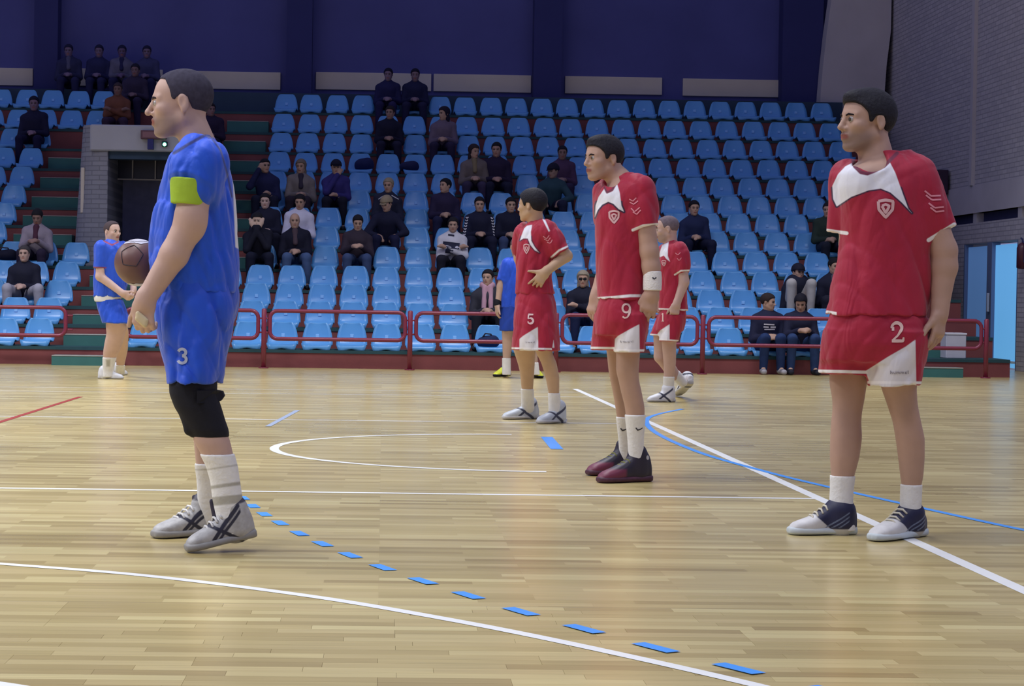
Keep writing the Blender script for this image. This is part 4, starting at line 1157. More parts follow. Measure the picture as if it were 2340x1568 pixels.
def player_red_two():
    Y0 = 8.70; hvx = .0054
    Q = lambda x, y, dy=0.0: P(x, y, Y0+dy)
    pn = Person('person', ground(2000, 1232), 'laughing dark haired player in red shirt and shorts numbered 2, nearest the door')
    hd = Head(Q(1979, 279), head_frame(72, 2), 1.10)
    torso = [(352, 2000, 2070, .08), (364, 1975, 2088, .11), (378, 1934, 2103, .14), (395, 1915, 2118, .155), (430, 1914, 2126, .165), (480, 1924, 2126, .17), (540, 1927, 2124, .168), (600, 1915, 2122, .165), (650, 1903, 2120, .168), (695, 1896, 2117, .175), (717, 1893, 2114, .178)]
    U = Union(); hd.skin(U, 1.0); U.add(grow(rows(Y0, torso), -.02), .03); neck(U, hd, Q(2003, 368), .064, .076)
    U.add(rows(Y0, [(690, 1915, 2095, .13), (760, 1915, 2090, .11), (785, 1925, 2080, .08)]), .03)
    A = [Q(2098, 405, -.06), Q(2156, 572, -.08), Q(2157, 610, -.08), Q(2147, 712, -.10)]
    limb(U, A, [.066, .056, .055, .036])
    hand(U, A[3], (-.08, -.10, -1), (-.75, .65, 0), (-.65, -.75, 0), 1.16, (16, 20, 22, 26), .10, (.75, .6, .25), 15)
    B = [Q(1940, 415, .12), Q(1945, 560, .25), Q(1985, 690, .30)]; limb(U, B, [.056, .050, .038])
    hand(U, B[2], (.8, .1, -.6), (0, -1, 0), (.5, 0, .8), 1.1, (25, 30, 30, 30))
    LL = [(790, 1900, 1988), (850, 1897, 1984), (875, 1896, 1980), (915, 1903, 1974), (940, 1903, 1969), (965, 1900, 1967), (1000, 1898, 1969), (1045, 1897, 1963), (1090, 1900, 1951), (1120, 1900, 1947), (1150, 1898, 1946), (1190, 1899, 1950), (1208, 1900, 1952)]
    LR = [(790, 2000, 2105), (850, 2008, 2098), (885, 2014, 2093), (925, 2028, 2096), (965, 2041, 2104), (1000, 2047, 2112), (1045, 2053, 2112), (1090, 2058, 2109), (1110, 2061, 2104), (1150, 2060, 2102), (1190, 2058, 2102), (1210, 2058, 2103)]
    LL = [(y, a, b, -1.0, .13) for y, a, b in LL]; LR = [(y, a, b, -1.0, -.03) for y, a, b in LR]
    hL, tL = ground(1952, 1221), ground(1803, 1222); hR, tR = ground(2107, 1224), ground(1994, 1238)
    LL, dLL = set_leg(LL, Y0, hL, tL); U.add(rows(Y0, LL), .03); LR, dLR = set_leg(LR, Y0, hR, tR); U.add(rows(Y0, LR), .03)
    for h_, t_, tp in ((hL, tL, Q(1924, 1180, dLL)), (hR, tR, Q(2080, 1185, dLR))):
        c = h_*.75+t_*.25; U.add(cap(tp, c+[0, 0, .05], .036, .034), .02); U.add(cap(c+[0, 0, .042], h_*.3+t_*.7+[0, 0, .03], .028, .018), .02)
    V, F4 = U.vol(hvx).mesh(1)
    pn.part('body', (V, F4), skin_mat('two', 'b08e7c'), attrs=skin_attrs(V, hd, .5))
    finish_head(pn, hd, hd.hair(.011, HL_SHORT, .0045, extra=((.048, 0, .092, (.050, .052, .028)),)), mat('short_black_hair', '17151f', .7, .3, noise=.25, nscale=50, bump=.5, bscale=70))
    S = Union(); S.add(grow(rows(Y0, torso, 2.3, True), .003), .03)
    S.add(sleeve(Q(2085, 402, -.05), Q(2150, 529, -.07), .086, .065), .05)
    S.add(sleeve(Q(1934, 412, .05), Q(1916, 530, .06), .070, .045), .016); shoulder(S, A[0], A[1], .071); S.add(cap(Q(1940, 408, .08), Q(1935, 428, .10), .074, .072), .04); S.add(ell(Q(1990, 360, -.10), (.074, .15, .068)), .008, 's')
    V, F4 = cloth(S, hvx, fold_field(12, .011, 6, 10)); px = proj(V)
    yk = [(1948, 372), (1957, 388), (1968, 397), (1982, 400), (1998, 394), (2018, 384), (2033, 370), (2046, 395), (2062, 440), (2076, 478), (2084, 487), (2060, 462), (2035, 440), (2013, 431), (1985, 435), (1945, 450), (1912, 472), (1904, 455), (1902, 425), (1915, 398), (1932, 380)]
    sy = sd_poly(px, yk); front = np.where(V[:, 1] < P(2000, 500, Y0)[1]+.05, 1, 0)
    at = {'yoke': np.where(front > 0, sy, -9), 'pipe': np.where((front > 0) & (px[:, 1] > 425), 2-np.abs(sy+1.5), -9),
          'trim': np.maximum(sd_line(px, [(2122, 549), (2181, 513)], 4.5), np.maximum(sd_line(px, [(1890, 527), (1935, 533)], 4), np.where(px[:, 0] < 1912, sd_line(px, [(1890, 713), (1912, 717)], 3.5), -9))),
          'coll': np.where(front > 0, sd_line(px, [(1948, 360), (1953, 380), (1967, 394), (1982, 397), (1998, 391), (2020, 380), (2036, 364), (2050, 350)], 4.2), -9)}
    shirt = pn.part('shirt', (V, F4), red_shirt_layers('red_team_shirt', 1), attrs=at)
    crest(shirt, pn, 2024, 477, 34, 40, Y0-.15)
    chevrons(shirt, pn, [[(2113, 436), (2128, 448), (2150, 447)], [(2116, 446), (2130, 457), (2151, 456)], [(2122, 464), (2136, 475), (2157, 473)], [(2126, 474), (2139, 484), (2158, 482)]], 1.9, Y0-.15)
    S = Union(); S.add(rows(Y0, [(700, 1905, 2107, .160), (722, 1897, 2113, .172), (740, 1891, 2118, .18), (785, 1885, 2116, .182), (822, 1884, 2110, .15)], 2.3, False), .03)
    S.add(rows(Y0, [(760, 1888, 2000, .15, .02), (800, 1882, 1988, .145, .04), (851, 1875, 1980, .14, .06)], 2.3, True), .03)
    S.add(rows(Y0, [(760, 1990, 2117, .16, -.02), (820, 1984, 2110, .155, -.03), (878, 1986, 2099, .145, -.03)], 2.3, True), .03)
    V, F4 = cloth(S, hvx, fold_field(21, .012, 5, 14)); px = proj(V)
    fr_ = V[:, 1] < P(2000, 800, Y0)[1]+.0
    at = {'panel': np.where(fr_, sd_poly(px, [(2092, 776), (2094, 885), (1990, 885), (1978, 848), (2030, 815), (2070, 792)]), -9),
          'trim': np.maximum(np.where(px[:, 0] < 1984, sd_line(px, [(1860, 848), (1990, 851)], 3.5), -9), np.where(px[:, 0] > 1982, sd_line(px, [(1980, 874), (2110, 875)], 3), -9))}
    so = pn.part('shorts', (V, F4), red_short_layers('red_team_shorts'), attrs=at)
    mark('number', digit('2', 2034, 736, 32, 47, 3.4), so, mat('pale_number_print', 'd9b8b0', .6, .2), so, pn.base, .004, Y0-.18)
    mark('printed_word', word_smudge(2035, 847, 46, 8), so, mat('grey_word_print', '8d868a', .6, .2), so, pn.base, .003, Y0-.18)
    M_sk = MATS['white_sock']
    for rr in (LL, LR):
        lo = 1090 if rr is LL else 1108
        SK = Union(); SK.add(grow(rows(Y0, [r for r in rr if r[0] >= lo], 2.2, True), .006), 0); V, F4 = SK.vol(.005).mesh(1)
        pn.part('sock', (V, F4), M_sk, attrs={'band': np.full(len(V), -9.0)})
    def sat(t, z, sd):
        dk = np.minimum(np.minimum((.62-t)*.2, z-.028-np.maximum(t-.42, 0)*.25), (t+.1)*.3)
        st = -1+0*t
        for k in range(3): st = np.maximum(st, .0035-np.abs(z-(.045+(t-.26-.09*k)*-.20)))
        st = np.minimum(st, np.minimum((t-.16)*.3, (.56-t)*.3)); st = np.minimum(st, z-.034)
        return {'dark': dk, 'stripe': st, 'teal': np.minimum(.020-z, (t-.5)*.2)}
    M_sh = mat('white_navy_shoe', 'c6c4c2', .5, .35, noise=.10, nscale=26, layers=(('teal', '8fb0b4', .003), ('dark', '23243e', .003), ('stripe', '6a7488', .0015)))
    M_so = mat('white_teal_sole', 'bcc4c6', .55, .3, noise=.08, nscale=14); M_lc = mat('pale_laces', 'c9c2ae', .7, .2)
    make_shoe(pn, hL, tL, .0048, M_sh, M_so, None, .054, m_lace=M_lc, attrs=sat, ankle=Q(1922, 1140, dLL), colr=.066)
    make_shoe(pn, hR, tR, .0048, M_sh, M_so, None, .054, m_lace=M_lc, attrs=sat, ankle=Q(2081, 1140, dLR), colr=.060)
    return pn

def player_red_nine():
    Y0 = 11.22; hvx = .0062
    Q = lambda x, y, dy=0.0: P(x, y, Y0+dy)
    pn = Person('person', ground(1425, 1098), 'frowning player in red shorts numbered 9 with white wristband and maroon shoes')
    hd = Head(Q(1378, 363), head_frame(64, -2), 1.0)
    torso = [(400, 1418, 1448, .07), (408, 1402, 1460, .10), (422, 1382, 1476, .135), (445, 1367, 1489, .155), (480, 1361, 1494, .165), (520, 1361, 1492, .165), (570, 1363, 1482, .16), (620, 1366, 1476, .155), (660, 1367, 1474, .155), (682, 1367, 1474, .16)]
    U = Union(); hd.skin(U); U.add(grow(rows(Y0, torso), -.02), .03); neck(U, hd, Q(1416, 410), .058, .066)
    U.add(rows(Y0, [(660, 1378, 1466, .12), (735, 1384, 1458, .07)]), .03)
    A = [Q(1464, 436, -.13), Q(1484, 575, -.15), Q(1488, 610, -.15), Q(1490, 670, -.16)]; limb(U, A, [.060, .050, .048, .036])
    hand(U, A[3], (-.22, .05, -1), (.1, 1, 0), (-1, .1, 0), 1.10, (14, 18, 20, 24), .08, (.8, .5, .2), 10)
    B = [Q(1388, 445, .12), Q(1392, 585, .17), Q(1363, 676, .10)]; limb(U, B, [.058, .048, .034])
    hand(U, B[2], (-.30, -.1, -1), (.85, .5, 0), (-.5, -.85, 0), 1.06, (20, 26, 30, 34), .16, (.7, .6, .2), 12)
    LN = [(750, 1404, 1474), (800, 1408, 1463), (850, 1408, 1459), (868, 1413, 1460), (900, 1420, 1467), (930, 1428, 1473), (950, 1430, 1473), (1000, 1436, 1469), (1035, 1438, 1468), (1060, 1440, 1470), (1082, 1442, 1472)]
    LF = [(750, 1375, 1440), (800, 1386, 1428), (850, 1391, 1426), (900, 1401, 1433), (955, 1410, 1442), (1000, 1415, 1440), (1030, 1417, 1442), (1055, 1417, 1442), (1070, 1417, 1443)]
    LN = [(y, a, b, -1.0, -.06) for y, a, b in LN]; LF = [(y, a, b, -1.0, .16) for y, a, b in LF]
    hN, tN = ground(1484, 1100), ground(1368, 1104); hF, tF = ground(1450, 1084), ground(1343, 1087)
    LN, dLN = set_leg(LN, Y0, hN, tN); U.add(rows(Y0, LN), .03); LF, dLF = set_leg(LF, Y0, hF, tF); U.add(rows(Y0, LF), .03)
    for h_, t_, tp in ((hN, tN, Q(1455, 1045, dLN)), (hF, tF, Q(1430, 1040, dLF))):
        c = h_*.75+t_*.25; U.add(cap(tp, c+[0, 0, .05], .034, .032), .02); U.add(cap(c+[0, 0, .042], h_*.3+t_*.7+[0, 0, .03], .028, .018), .02)
    V, F4 = U.vol(hvx).mesh(1)
    pn.part('body', (V, F4), skin_mat('nine', 'b08e7c'), attrs=skin_attrs(V, hd, .1))
    finish_head(pn, hd, hd.hair(.0115, HL_SHORT, .005, extra=((.030, 0, .098, (.060, .055, .026)),)), MATS['short_black_hair'])
    S = Union(); S.add(grow(rows(Y0, torso, 2.3, True), .003), .03)
    S.add(sleeve(Q(1462, 432, -.10), Q(1476, 518, -.14), .074, .066), .05); S.add(sleeve(Q(1388, 440, .10), Q(1390, 500, .15), .075, .064), .04); shoulder(S, A[0], A[1], .066); shoulder(S, B[0], B[1], .064); S.add(ell(Q(1394, 408, -.06), (.050, .14, .058)), .008, 's')
    V, F4 = cloth(S, hvx, fold_field(31, .011, 6, 10)); px = proj(V)
    sy = sd_poly(px, [(1383, 428), (1388, 442), (1400, 437), (1410, 420), (1416, 440), (1420, 470), (1426, 484), (1414, 478), (1402, 466), (1390, 461), (1376, 468), (1366, 480), (1359, 497), (1361, 470), (1368, 450)])
    front = V[:, 1] < Q(1420, 500)[1]+.05
    at = {'yoke': np.where(front, sy, -9), 'pipe': np.where(front & (px[:, 1] > 458), 2.2-np.abs(sy+1.5), -9),
          'trim': np.maximum(sd_line(px, [(1446, 526), (1470, 516), (1504, 513)], 3.2), sd_line(px, [(1355, 683), (1400, 680), (1440, 676), (1490, 676)], 3.2)),
          'coll': sd_line(px, [(1381, 428), (1387, 440), (1399, 434), (1411, 412)], 2.5)}
    # the hem rises to the right
    shirt = pn.part('shirt', (V, F4), red_shirt_layers('red_team_shirt', 2), attrs=at)
    crest(shirt, pn, 1403, 496, 22, 28, Y0-.15)
    chevrons(shirt, pn, [[(1438, 455), (1446, 460), (1454, 452)], [(1439, 462), (1448, 467), (1458, 459)], [(1442, 476), (1450, 484), (1462, 474)], [(1446, 484), (1455, 490), (1464, 480)]], 1.3, Y0-.2)
    S = Union(); S.add(rows(Y0, [(664, 1376, 1468, .14), (690, 1369, 1474, .155), (700, 1366, 1477, .162), (735, 1361, 1479, .17), (765, 1360, 1474, .14)]), .03)
    S.add(rows(Y0, [(720, 1395, 1478, .13, -.04), (760, 1400, 1476, .125, -.05), (803, 1405, 1471, .115, -.06)], 2.3, True), .025)
    S.add(rows(Y0, [(720, 1361, 1440, .13, .06), (760, 1357, 1430, .125, .08), (798, 1353, 1424, .115, .10)], 2.3, True), .025)
    V, F4 = cloth(S, hvx, fold_field(33, .011, 6, 14)); px = proj(V); fr_ = V[:, 1] < Q(1430, 780)[1]+.02
    at = {'panel': np.where(fr_, sd_poly(px, [(1461, 741), (1462, 806), (1404, 806), (1405, 775), (1412, 768), (1440, 752)]), -9),
          'trim': np.maximum(np.where(px[:, 0] < 1405, sd_line(px, [(1345, 795), (1405, 796)], 2.6), -9), np.where((px[:, 0] > 1402) & fr_, sd_line(px, [(1400, 801), (1480, 801)], 2.4), -9))}
    so = pn.part('shorts', (V, F4), red_short_layers('red_team_shorts'), attrs=at)
    mark('number', digit('9', 1418, 693, 26, 36, 2.3), so, mat('pale_number_print', 'd9b8b0', .6, .2), so, pn.base, .004, Y0-.18)
    mark('printed_word', word_smudge(1418, 778, 32, 5), so, mat('grey_word_print', '8d868a', .6, .2), so, pn.base, .003, Y0-.18)
    WB = Union(); WB.add(stack(Q(1490.5, 664, -.155), (0, 0, 1), (1, 0, 0), [0, .03, .075, .105], [0]*4, [0]*4, [.049, .051, .050, .047], [.050, .051, .050, .047], 2.1, True), 0)
    wb = pn.part('wristband', WB.vol(.004).mesh(1), mat('white_towelling', 'dedad6', .9, .1, bump=.4, bscale=120))
    mark('printed_mark', [([(1491, 634), (1495, 638), (1500, 634)], 1.4)], wb, mat('dark_print', '3a3840', .6), wb, pn.base, .002, Y0-.2)
    for rr in (LN, LF):
        SK = Union(); SK.add(grow(rows(Y0, [r for r in rr if r[0] >= 950], 2.2, True), .006), 0); V, F4 = SK.vol(.005).mesh(1)
        sk = pn.part('sock', (V, F4), MATS['white_sock'], attrs={'band': np.full(len(V), -9.0)})
        x0, y0 = (1453, 980) if rr is LN else (1418, 981)
        mark('printed_mark', [([(x0, y0-2), (x0+4, y0+3), (x0+9, y0+2), (x0+16, y0-2)], [1.2, 1.8, 1.4, .6])], sk, MATS['dark_print'], sk, pn.base, .002, Y0-.1)
    M_sh = mat('maroon_black_shoe', '26202e', .45, .4, noise=.12, nscale=20, layers=(('toe', '6a2a40', .006), ('badge', 'b8b4b0', .002)))
    M_so = mat('dark_maroon_sole', '4a2a38', .5, .3, noise=.25, nscale=26)
    def sat(t, z, sd): return {'toe': np.minimum((t-.55)*.2, .075-z), 'badge': .012-np.sqrt(((t-.12)*.3)**2+(z-.135)**2)}
    for h_, t_ in ((hN, tN), (hF, tF)):
        make_shoe(pn, h_, t_, .0052, M_sh, M_so, HTS_HIGH, .056, m_lace=mat('yellow_black_laces', '6a6a30', .6, .2), attrs=sat, ankle=Q(1455, 1000, dLN) if h_ is hN else Q(1429, 1000, dLF), colr=.050)
    return pn
def small_shoe(pn, heel, toe, h, m_up, m_so, hts=None, attrs=None, wid=.052, ankle=None):
    if ankle is None: ankle = np.asarray(heel)*.76 + np.asarray(toe)*.24 + np.array([0, 0, .25])
    return make_shoe(pn, heel, toe, h, m_up, m_so, hts, wid, attrs=attrs, ankle=ankle, colr=.063)
def shoe_stripe(t, z, sd): return {'stripe': np.minimum(np.maximum(.012-np.abs(z-(.035+(.60-t)*.22)), .012-np.abs(z-(.02+(t-.28)*.24))), np.minimum((t-.14)*.3, (.70-t)*.3))}
M_whs = mat('white_trainer', 'd2d2d4', .5, .35, noise=.08, nscale=20, layers=(('stripe', '3c3e50', .004),))
M_whso = mat('white_trainer_sole', 'b4b2b0', .55, .3, noise=.1, nscale=20)

def player_red_five():
    Y0 = 16.45; hvx = .0078
    Q = lambda x, y, dy=0.0: P(x, y, Y0+dy)
    pn = Person('person', ground(1220, 965), 'dark haired player in red shorts numbered 5, hands on hips, seen from behind his shoulder')
    hd = Head(Q(1215, 470), head_frame(124, 0), 1.06)
    torso = [(503, 1213, 1238, .06), (512, 1204, 1254, .095), (528, 1193, 1264, .14), (550, 1186, 1267, .16), (590, 1181, 1263, .165), (630, 1181, 1258, .16), (655, 1181, 1262, .16), (669, 1181, 1265, .16)]
    U = Union(); hd.skin(U); U.add(grow(rows(Y0, torso), -.02), .03); neck(U, hd, Q(1226, 515), .058, .066)
    U.add(rows(Y0, [(660, 1190, 1256, .13), (740, 1186, 1260, .14)]), .03)
    A = [Q(1252, 536, -.13), Q(1294, 585, -.13), Q(1246, 622, -.20)]; limb(U, A, [.056, .048, .034])
    hand(U, A[2], (-.55, .05, -.75), (.1, 1, 0), (-.7, 0, .7), 1.1, (12, 22, 30, 36), .25, (.5, .9, .1), 5, .008)
    B = [Q(1196, 535, .13), Q(1188, 590, .30), Q(1200, 645, .18)]; limb(U, B, [.056, .048, .034])
    hand(U, B[2], (.5, -.3, -.7), (0, -1, 0), (.6, 0, .6), 1.0, (25, 25, 25, 25))
    LL = [(780, 1173, 1226), (800, 1173, 1224), (830, 1183, 1222), (850, 1188, 1221), (890, 1192, 1218), (920, 1193, 1219), (945, 1193, 1220)]
    LR = [(780, 1220, 1266), (805, 1224, 1262), (830, 1237, 1272), (860, 1246, 1278), (900, 1254, 1278), (930, 1255, 1280), (950, 1256, 1282), (957, 1256, 1282)]
    LL = [(y, a, b, -1.0, .12) for y, a, b in LL]; LR = [(y, a, b, -1.0, -.10) for y, a, b in LR]
    hL, tL = ground(1228, 957), ground(1150, 959); hR, tR = ground(1289, 966), ground(1230, 969)
    LL, dLL = set_leg(LL, Y0, hL, tL); U.add(rows(Y0, LL), .03); LR, dLR = set_leg(LR, Y0, hR, tR); U.add(rows(Y0, LR), .03)
    for h_, t_, tp in ((hL, tL, Q(1206, 935, dLL)), (hR, tR, Q(1268, 940, dLR))):
        c = h_*.75+t_*.25; U.add(cap(tp, c+[0, 0, .05], .034, .032), .02); U.add(cap(c+[0, 0, .042], h_*.3+t_*.7+[0, 0, .03], .028, .018), .02)
    V, F4 = U.vol(hvx).mesh(1)
    pn.part('body', (V, F4), skin_mat('five', 'b8987c'), attrs=skin_attrs(V, hd))
    finish_head(pn, hd, hd.hair(.013, HL_SHORT, .006), MATS['short_black_hair'])
    S = Union(); S.add(grow(rows(Y0, torso, 2.3, True), .003), .03); S.add(sleeve(Q(1246, 527, -.11), Q(1283, 578, -.14), .088, .076), .04); S.add(cap(Q(1200, 532, .10), Q(1192, 570, .2), .075, .07), .04); shoulder(S, A[0], A[1], .072); shoulder(S, B[0], B[1], .070)
    V, F4 = cloth(S, hvx, fold_field(41, .014, 8, 8)); px = proj(V); front = V[:, 1] < Q(1220, 560)[1]+.05
    sy = sd_poly(px, [(1198, 522), (1204, 516), (1216, 514), (1213, 530), (1214, 550), (1222, 565), (1233, 578), (1222, 572), (1212, 560), (1206, 545), (1196, 545), (1188, 550), (1193, 535)])
    at = {'yoke': np.where(front, np.maximum(sy, np.where(px[:, 0] > 1236, sd_poly(px, [(1239, 500), (1246, 503), (1257, 528), (1254, 530)]), -9)), -9), 'pipe': np.where(front & (px[:, 1] > 538), 1.2-np.abs(sy+1.2), -9), 'trim': sd_line(px, [(1260, 588), (1278, 572), (1300, 562)], 2.2), 'coll': np.full(len(V), -9.0)}
    shirt = pn.part('shirt', (V, F4), red_shirt_layers('red_team_shirt', 3), attrs=at)
    crest(shirt, pn, 1203, 569, 12, 22, Y0-.15)
    chevrons(shirt, pn, [[(1241, 540), (1249, 546), (1255, 538)], [(1243, 546), (1252, 551), (1258, 543)], [(1250, 554), (1258, 556), (1262, 548)]], 1.0, Y0-.2)
    S = Union(); S.add(rows(Y0, [(656, 1186, 1259, .15), (676, 1181, 1265, .168), (690, 1178, 1268, .18), (740, 1174, 1274, .205), (799, 1171, 1278, .215)], 2.3, True), .02)
    V, F4 = cloth(S, hvx, fold_field(43, .013, 7, 12)); px = proj(V); fr_ = V[:, 1] < Q(1220, 780)[1]
    at = {'panel': np.where(fr_, np.maximum(sd_poly(px, [(1229, 747), (1230, 803), (1187, 803), (1187, 775), (1195, 768)]), sd_poly(px, [(1265, 777), (1267, 795), (1262, 795)])), -9), 'trim': np.where(px[:, 0] < 1262, sd_line(px, [(1165, 796), (1280, 798)], 2.0), -9)}
    so = pn.part('shorts', (V, F4), red_short_layers('red_team_shorts'), attrs=at)
    mark('number', digit('5', 1204, 717, 17, 24, 1.9), so, mat('pink_white_number', 'e6c6c6', .6, .2), so, pn.base, .005, Y0-.18)
    mark('printed_word', word_smudge(1202, 780, 22, 4), so, MATS['grey_word_print'], so, pn.base, .004, Y0-.18)
    for rr, lo in ((LL, 889), (LR, 899)):
        SK = Union(); SK.add(grow(rows(Y0, [r for r in rr if r[0] >= lo], 2.2, True), .007), 0); V, F4 = SK.vol(.007).mesh(1); pn.part('sock', (V, F4), MATS['white_sock'], attrs={'band': np.full(len(V), -9.0)})
    for h_, t_ in ((hL, tL), (hR, tR)): small_shoe(pn, h_, t_, .007, mat('silver_grey_trainer', 'b6bcc2', .45, .35, noise=.1, nscale=20, layers=(('stripe', '3c3e50', .004),)), M_whso, HTS_MID, shoe_stripe)
    return pn
def player_red_one():
    Y0 = 20.1; hvx = .0085
    Q = lambda x, y, dy=0.0: P(x, y, Y0+dy)
    pn = Person('person', ground(1520, 919), 'balding player in red shirt walking away behind number nine')
    hd = Head(Q(1524, 524), head_frame(100, -6), 1.04)
    torso = [(550, 1525, 1546, .06), (559, 1516, 1558, .10), (575, 1509, 1568, .14), (600, 1506, 1571, .16), (640, 1507, 1569, .16), (680, 1507, 1568, .16), (708, 1507, 1570, .16)]
    U = Union(); hd.skin(U); U.add(grow(rows(Y0, torso), -.02), .03); neck(U, hd, Q(1533, 562), .060, .068)
    U.add(rows(Y0, [(700, 1514, 1563, .12), (742, 1512, 1556, .08)]), .03)
    A = [Q(1556, 583, -.14), Q(1563, 645, -.16), Q(1546, 695, -.18)]; limb(U, A, [.058, .050, .036])
    hand(U, A[2], (-.2, 0, -1), (0, 1, 0), (-1, 0, 0), 1.1, (45, 50, 50, 50), 0, (.8, .5, .3), 20, .008)
    B = [Q(1515, 583, .14), Q(1520, 645, .2), Q(1510, 690, .15)]; limb(U, B, [.056, .048, .034]); hand(U, B[2], (-.2, 0, -1), (0, -1, 0), (-1, 0, 0), 1.0, (40, 40, 40, 40))
    LN = [(740, 1510, 1556), (785, 1512, 1545), (815, 1515, 1545), (840, 1517, 1544), (862, 1517, 1540), (885, 1517, 1538), (906, 1517, 1539)]
    LN = [(y, a, b, -1.0, -.06+.18*(y-740)/165) for y, a, b in LN]; U.add(rows(Y0, LN), .03)
    R = [Q(1512, 750, .12), Q(1509, 815, .16), Q(1532, 845, .22), Q(1558, 872, .26)]; limb(U, R, [.085, .062, .060, .040])
    hN, tN = ground(1541, 919), ground(1480, 919); hF = Q(1578, 878, .30); tF = ground(1548, 906)
    for h_, t_, tp in ((hN, tN, Q(1527, 895, .11)), (hF, tF, R[3])):
        c = h_*.75+t_*.25; U.add(cap(tp, c+[0, 0, .05], .040, .036), .02); U.add(cap(c+[0, 0, .04], h_*.2+t_*.8+[0, 0, .03], .034, .024), .02)
    V, F4 = U.vol(hvx).mesh(1)
    pn.part('body', (V, F4), skin_mat('one', 'bc9c90'), attrs=skin_attrs(V, hd, .4))
    finish_head(pn, hd, hd.hair(.004, HL_BUZZ, .006), mat('grey_stubble_hair', '6c6068', .95, .1, noise=.15, nscale=60))
    S = Union(); S.add(grow(rows(Y0, torso, 2.3, True), .003), .03); S.add(sleeve(Q(1553, 572, -.12), Q(1558, 622, -.16), .082, .066), .04); S.add(cap(Q(1518, 575, .10), Q(1516, 605, .17), .07, .065), .04); shoulder(S, A[0], A[1], .072); shoulder(S, B[0], B[1], .070)
    V, F4 = cloth(S, hvx, fold_field(51, .012, 8, 9)); px = proj(V); front = V[:, 1] < Q(1540, 600)[1]+.05
    sy = sd_poly(px, [(1513, 560), (1528, 553), (1526, 572), (1526, 585), (1531, 598), (1523, 592), (1517, 584), (1508, 588), (1506, 582)])
    at = {'yoke': np.where(front, sy, -9), 'pipe': np.full(len(V), -9.0), 'trim': np.maximum(sd_line(px, [(1542, 628), (1556, 619), (1575, 618)], 1.8), sd_line(px, [(1500, 706), (1575, 709)], 1.8)), 'coll': np.full(len(V), -9.0)}
    shirt = pn.part('shirt', (V, F4), red_shirt_layers('red_team_shirt', 4), attrs=at)
    crest(shirt, pn, 1517, 602, 9, 14, Y0-.15); chevrons(shirt, pn, [[(1543, 578), (1549, 583), (1555, 577)], [(1547, 590), (1552, 596), (1557, 589)]], .8, Y0-.2)
    S = Union(); S.add(rows(Y0, [(698, 1512, 1565, .145), (715, 1508, 1567, .16), (735, 1504, 1566, .17), (755, 1500, 1560, .15)]), .03)
    S.add(rows(Y0, [(720, 1515, 1565, .13, -.05), (779, 1508, 1549, .12, -.07)], 2.3, True), .02); S.add(rows(Y0, [(720, 1505, 1550, .13, .07), (766, 1486, 1530, .12, .10)], 2.3, True), .02)
    V, F4 = cloth(S, hvx, fold_field(53, .010, 8, 12)); px = proj(V); fr_ = V[:, 1] < Q(1530, 760)[1]
    at = {'panel': np.where(fr_, sd_poly(px, [(1530, 741), (1530, 778), (1502, 778), (1503, 762), (1509, 755)]), -9), 'trim': np.maximum(sd_line(px, [(1480, 764), (1505, 766)], 1.6), np.where(px[:, 0] > 1500, sd_line(px, [(1500, 775), (1550, 779)], 1.6), -9))}
    so = pn.part('shorts', (V, F4), red_short_layers('red_team_shorts'), attrs=at)
    mark('number', digit('1', 1510, 715, 9, 20, 1.2), so, MATS['pale_number_print'], so, pn.base, .005, Y0-.18)
    SK = Union(); SK.add(grow(rows(Y0, [r for r in LN if r[0] >= 862], 2.2, True), .007), 0); V, F4 = SK.vol(.007).mesh(1); pn.part('sock', (V, F4), MATS['white_sock'], attrs={'band': np.full(len(V), -9.0)})
    SK = Union(); SK.add(cap(Q(1545, 857, .24), Q(1560, 874, .265), .052, .048), 0); V, F4 = SK.vol(.007).mesh(1); pn.part('sock', (V, F4), MATS['white_sock'], attrs={'band': np.full(len(V), -9.0)})
    small_shoe(pn, hN, tN, .007, M_whs, M_whso, HTS_MID, shoe_stripe); small_shoe(pn, hF, tF, .007, M_whs, M_whso, None, shoe_stripe)
    return pn
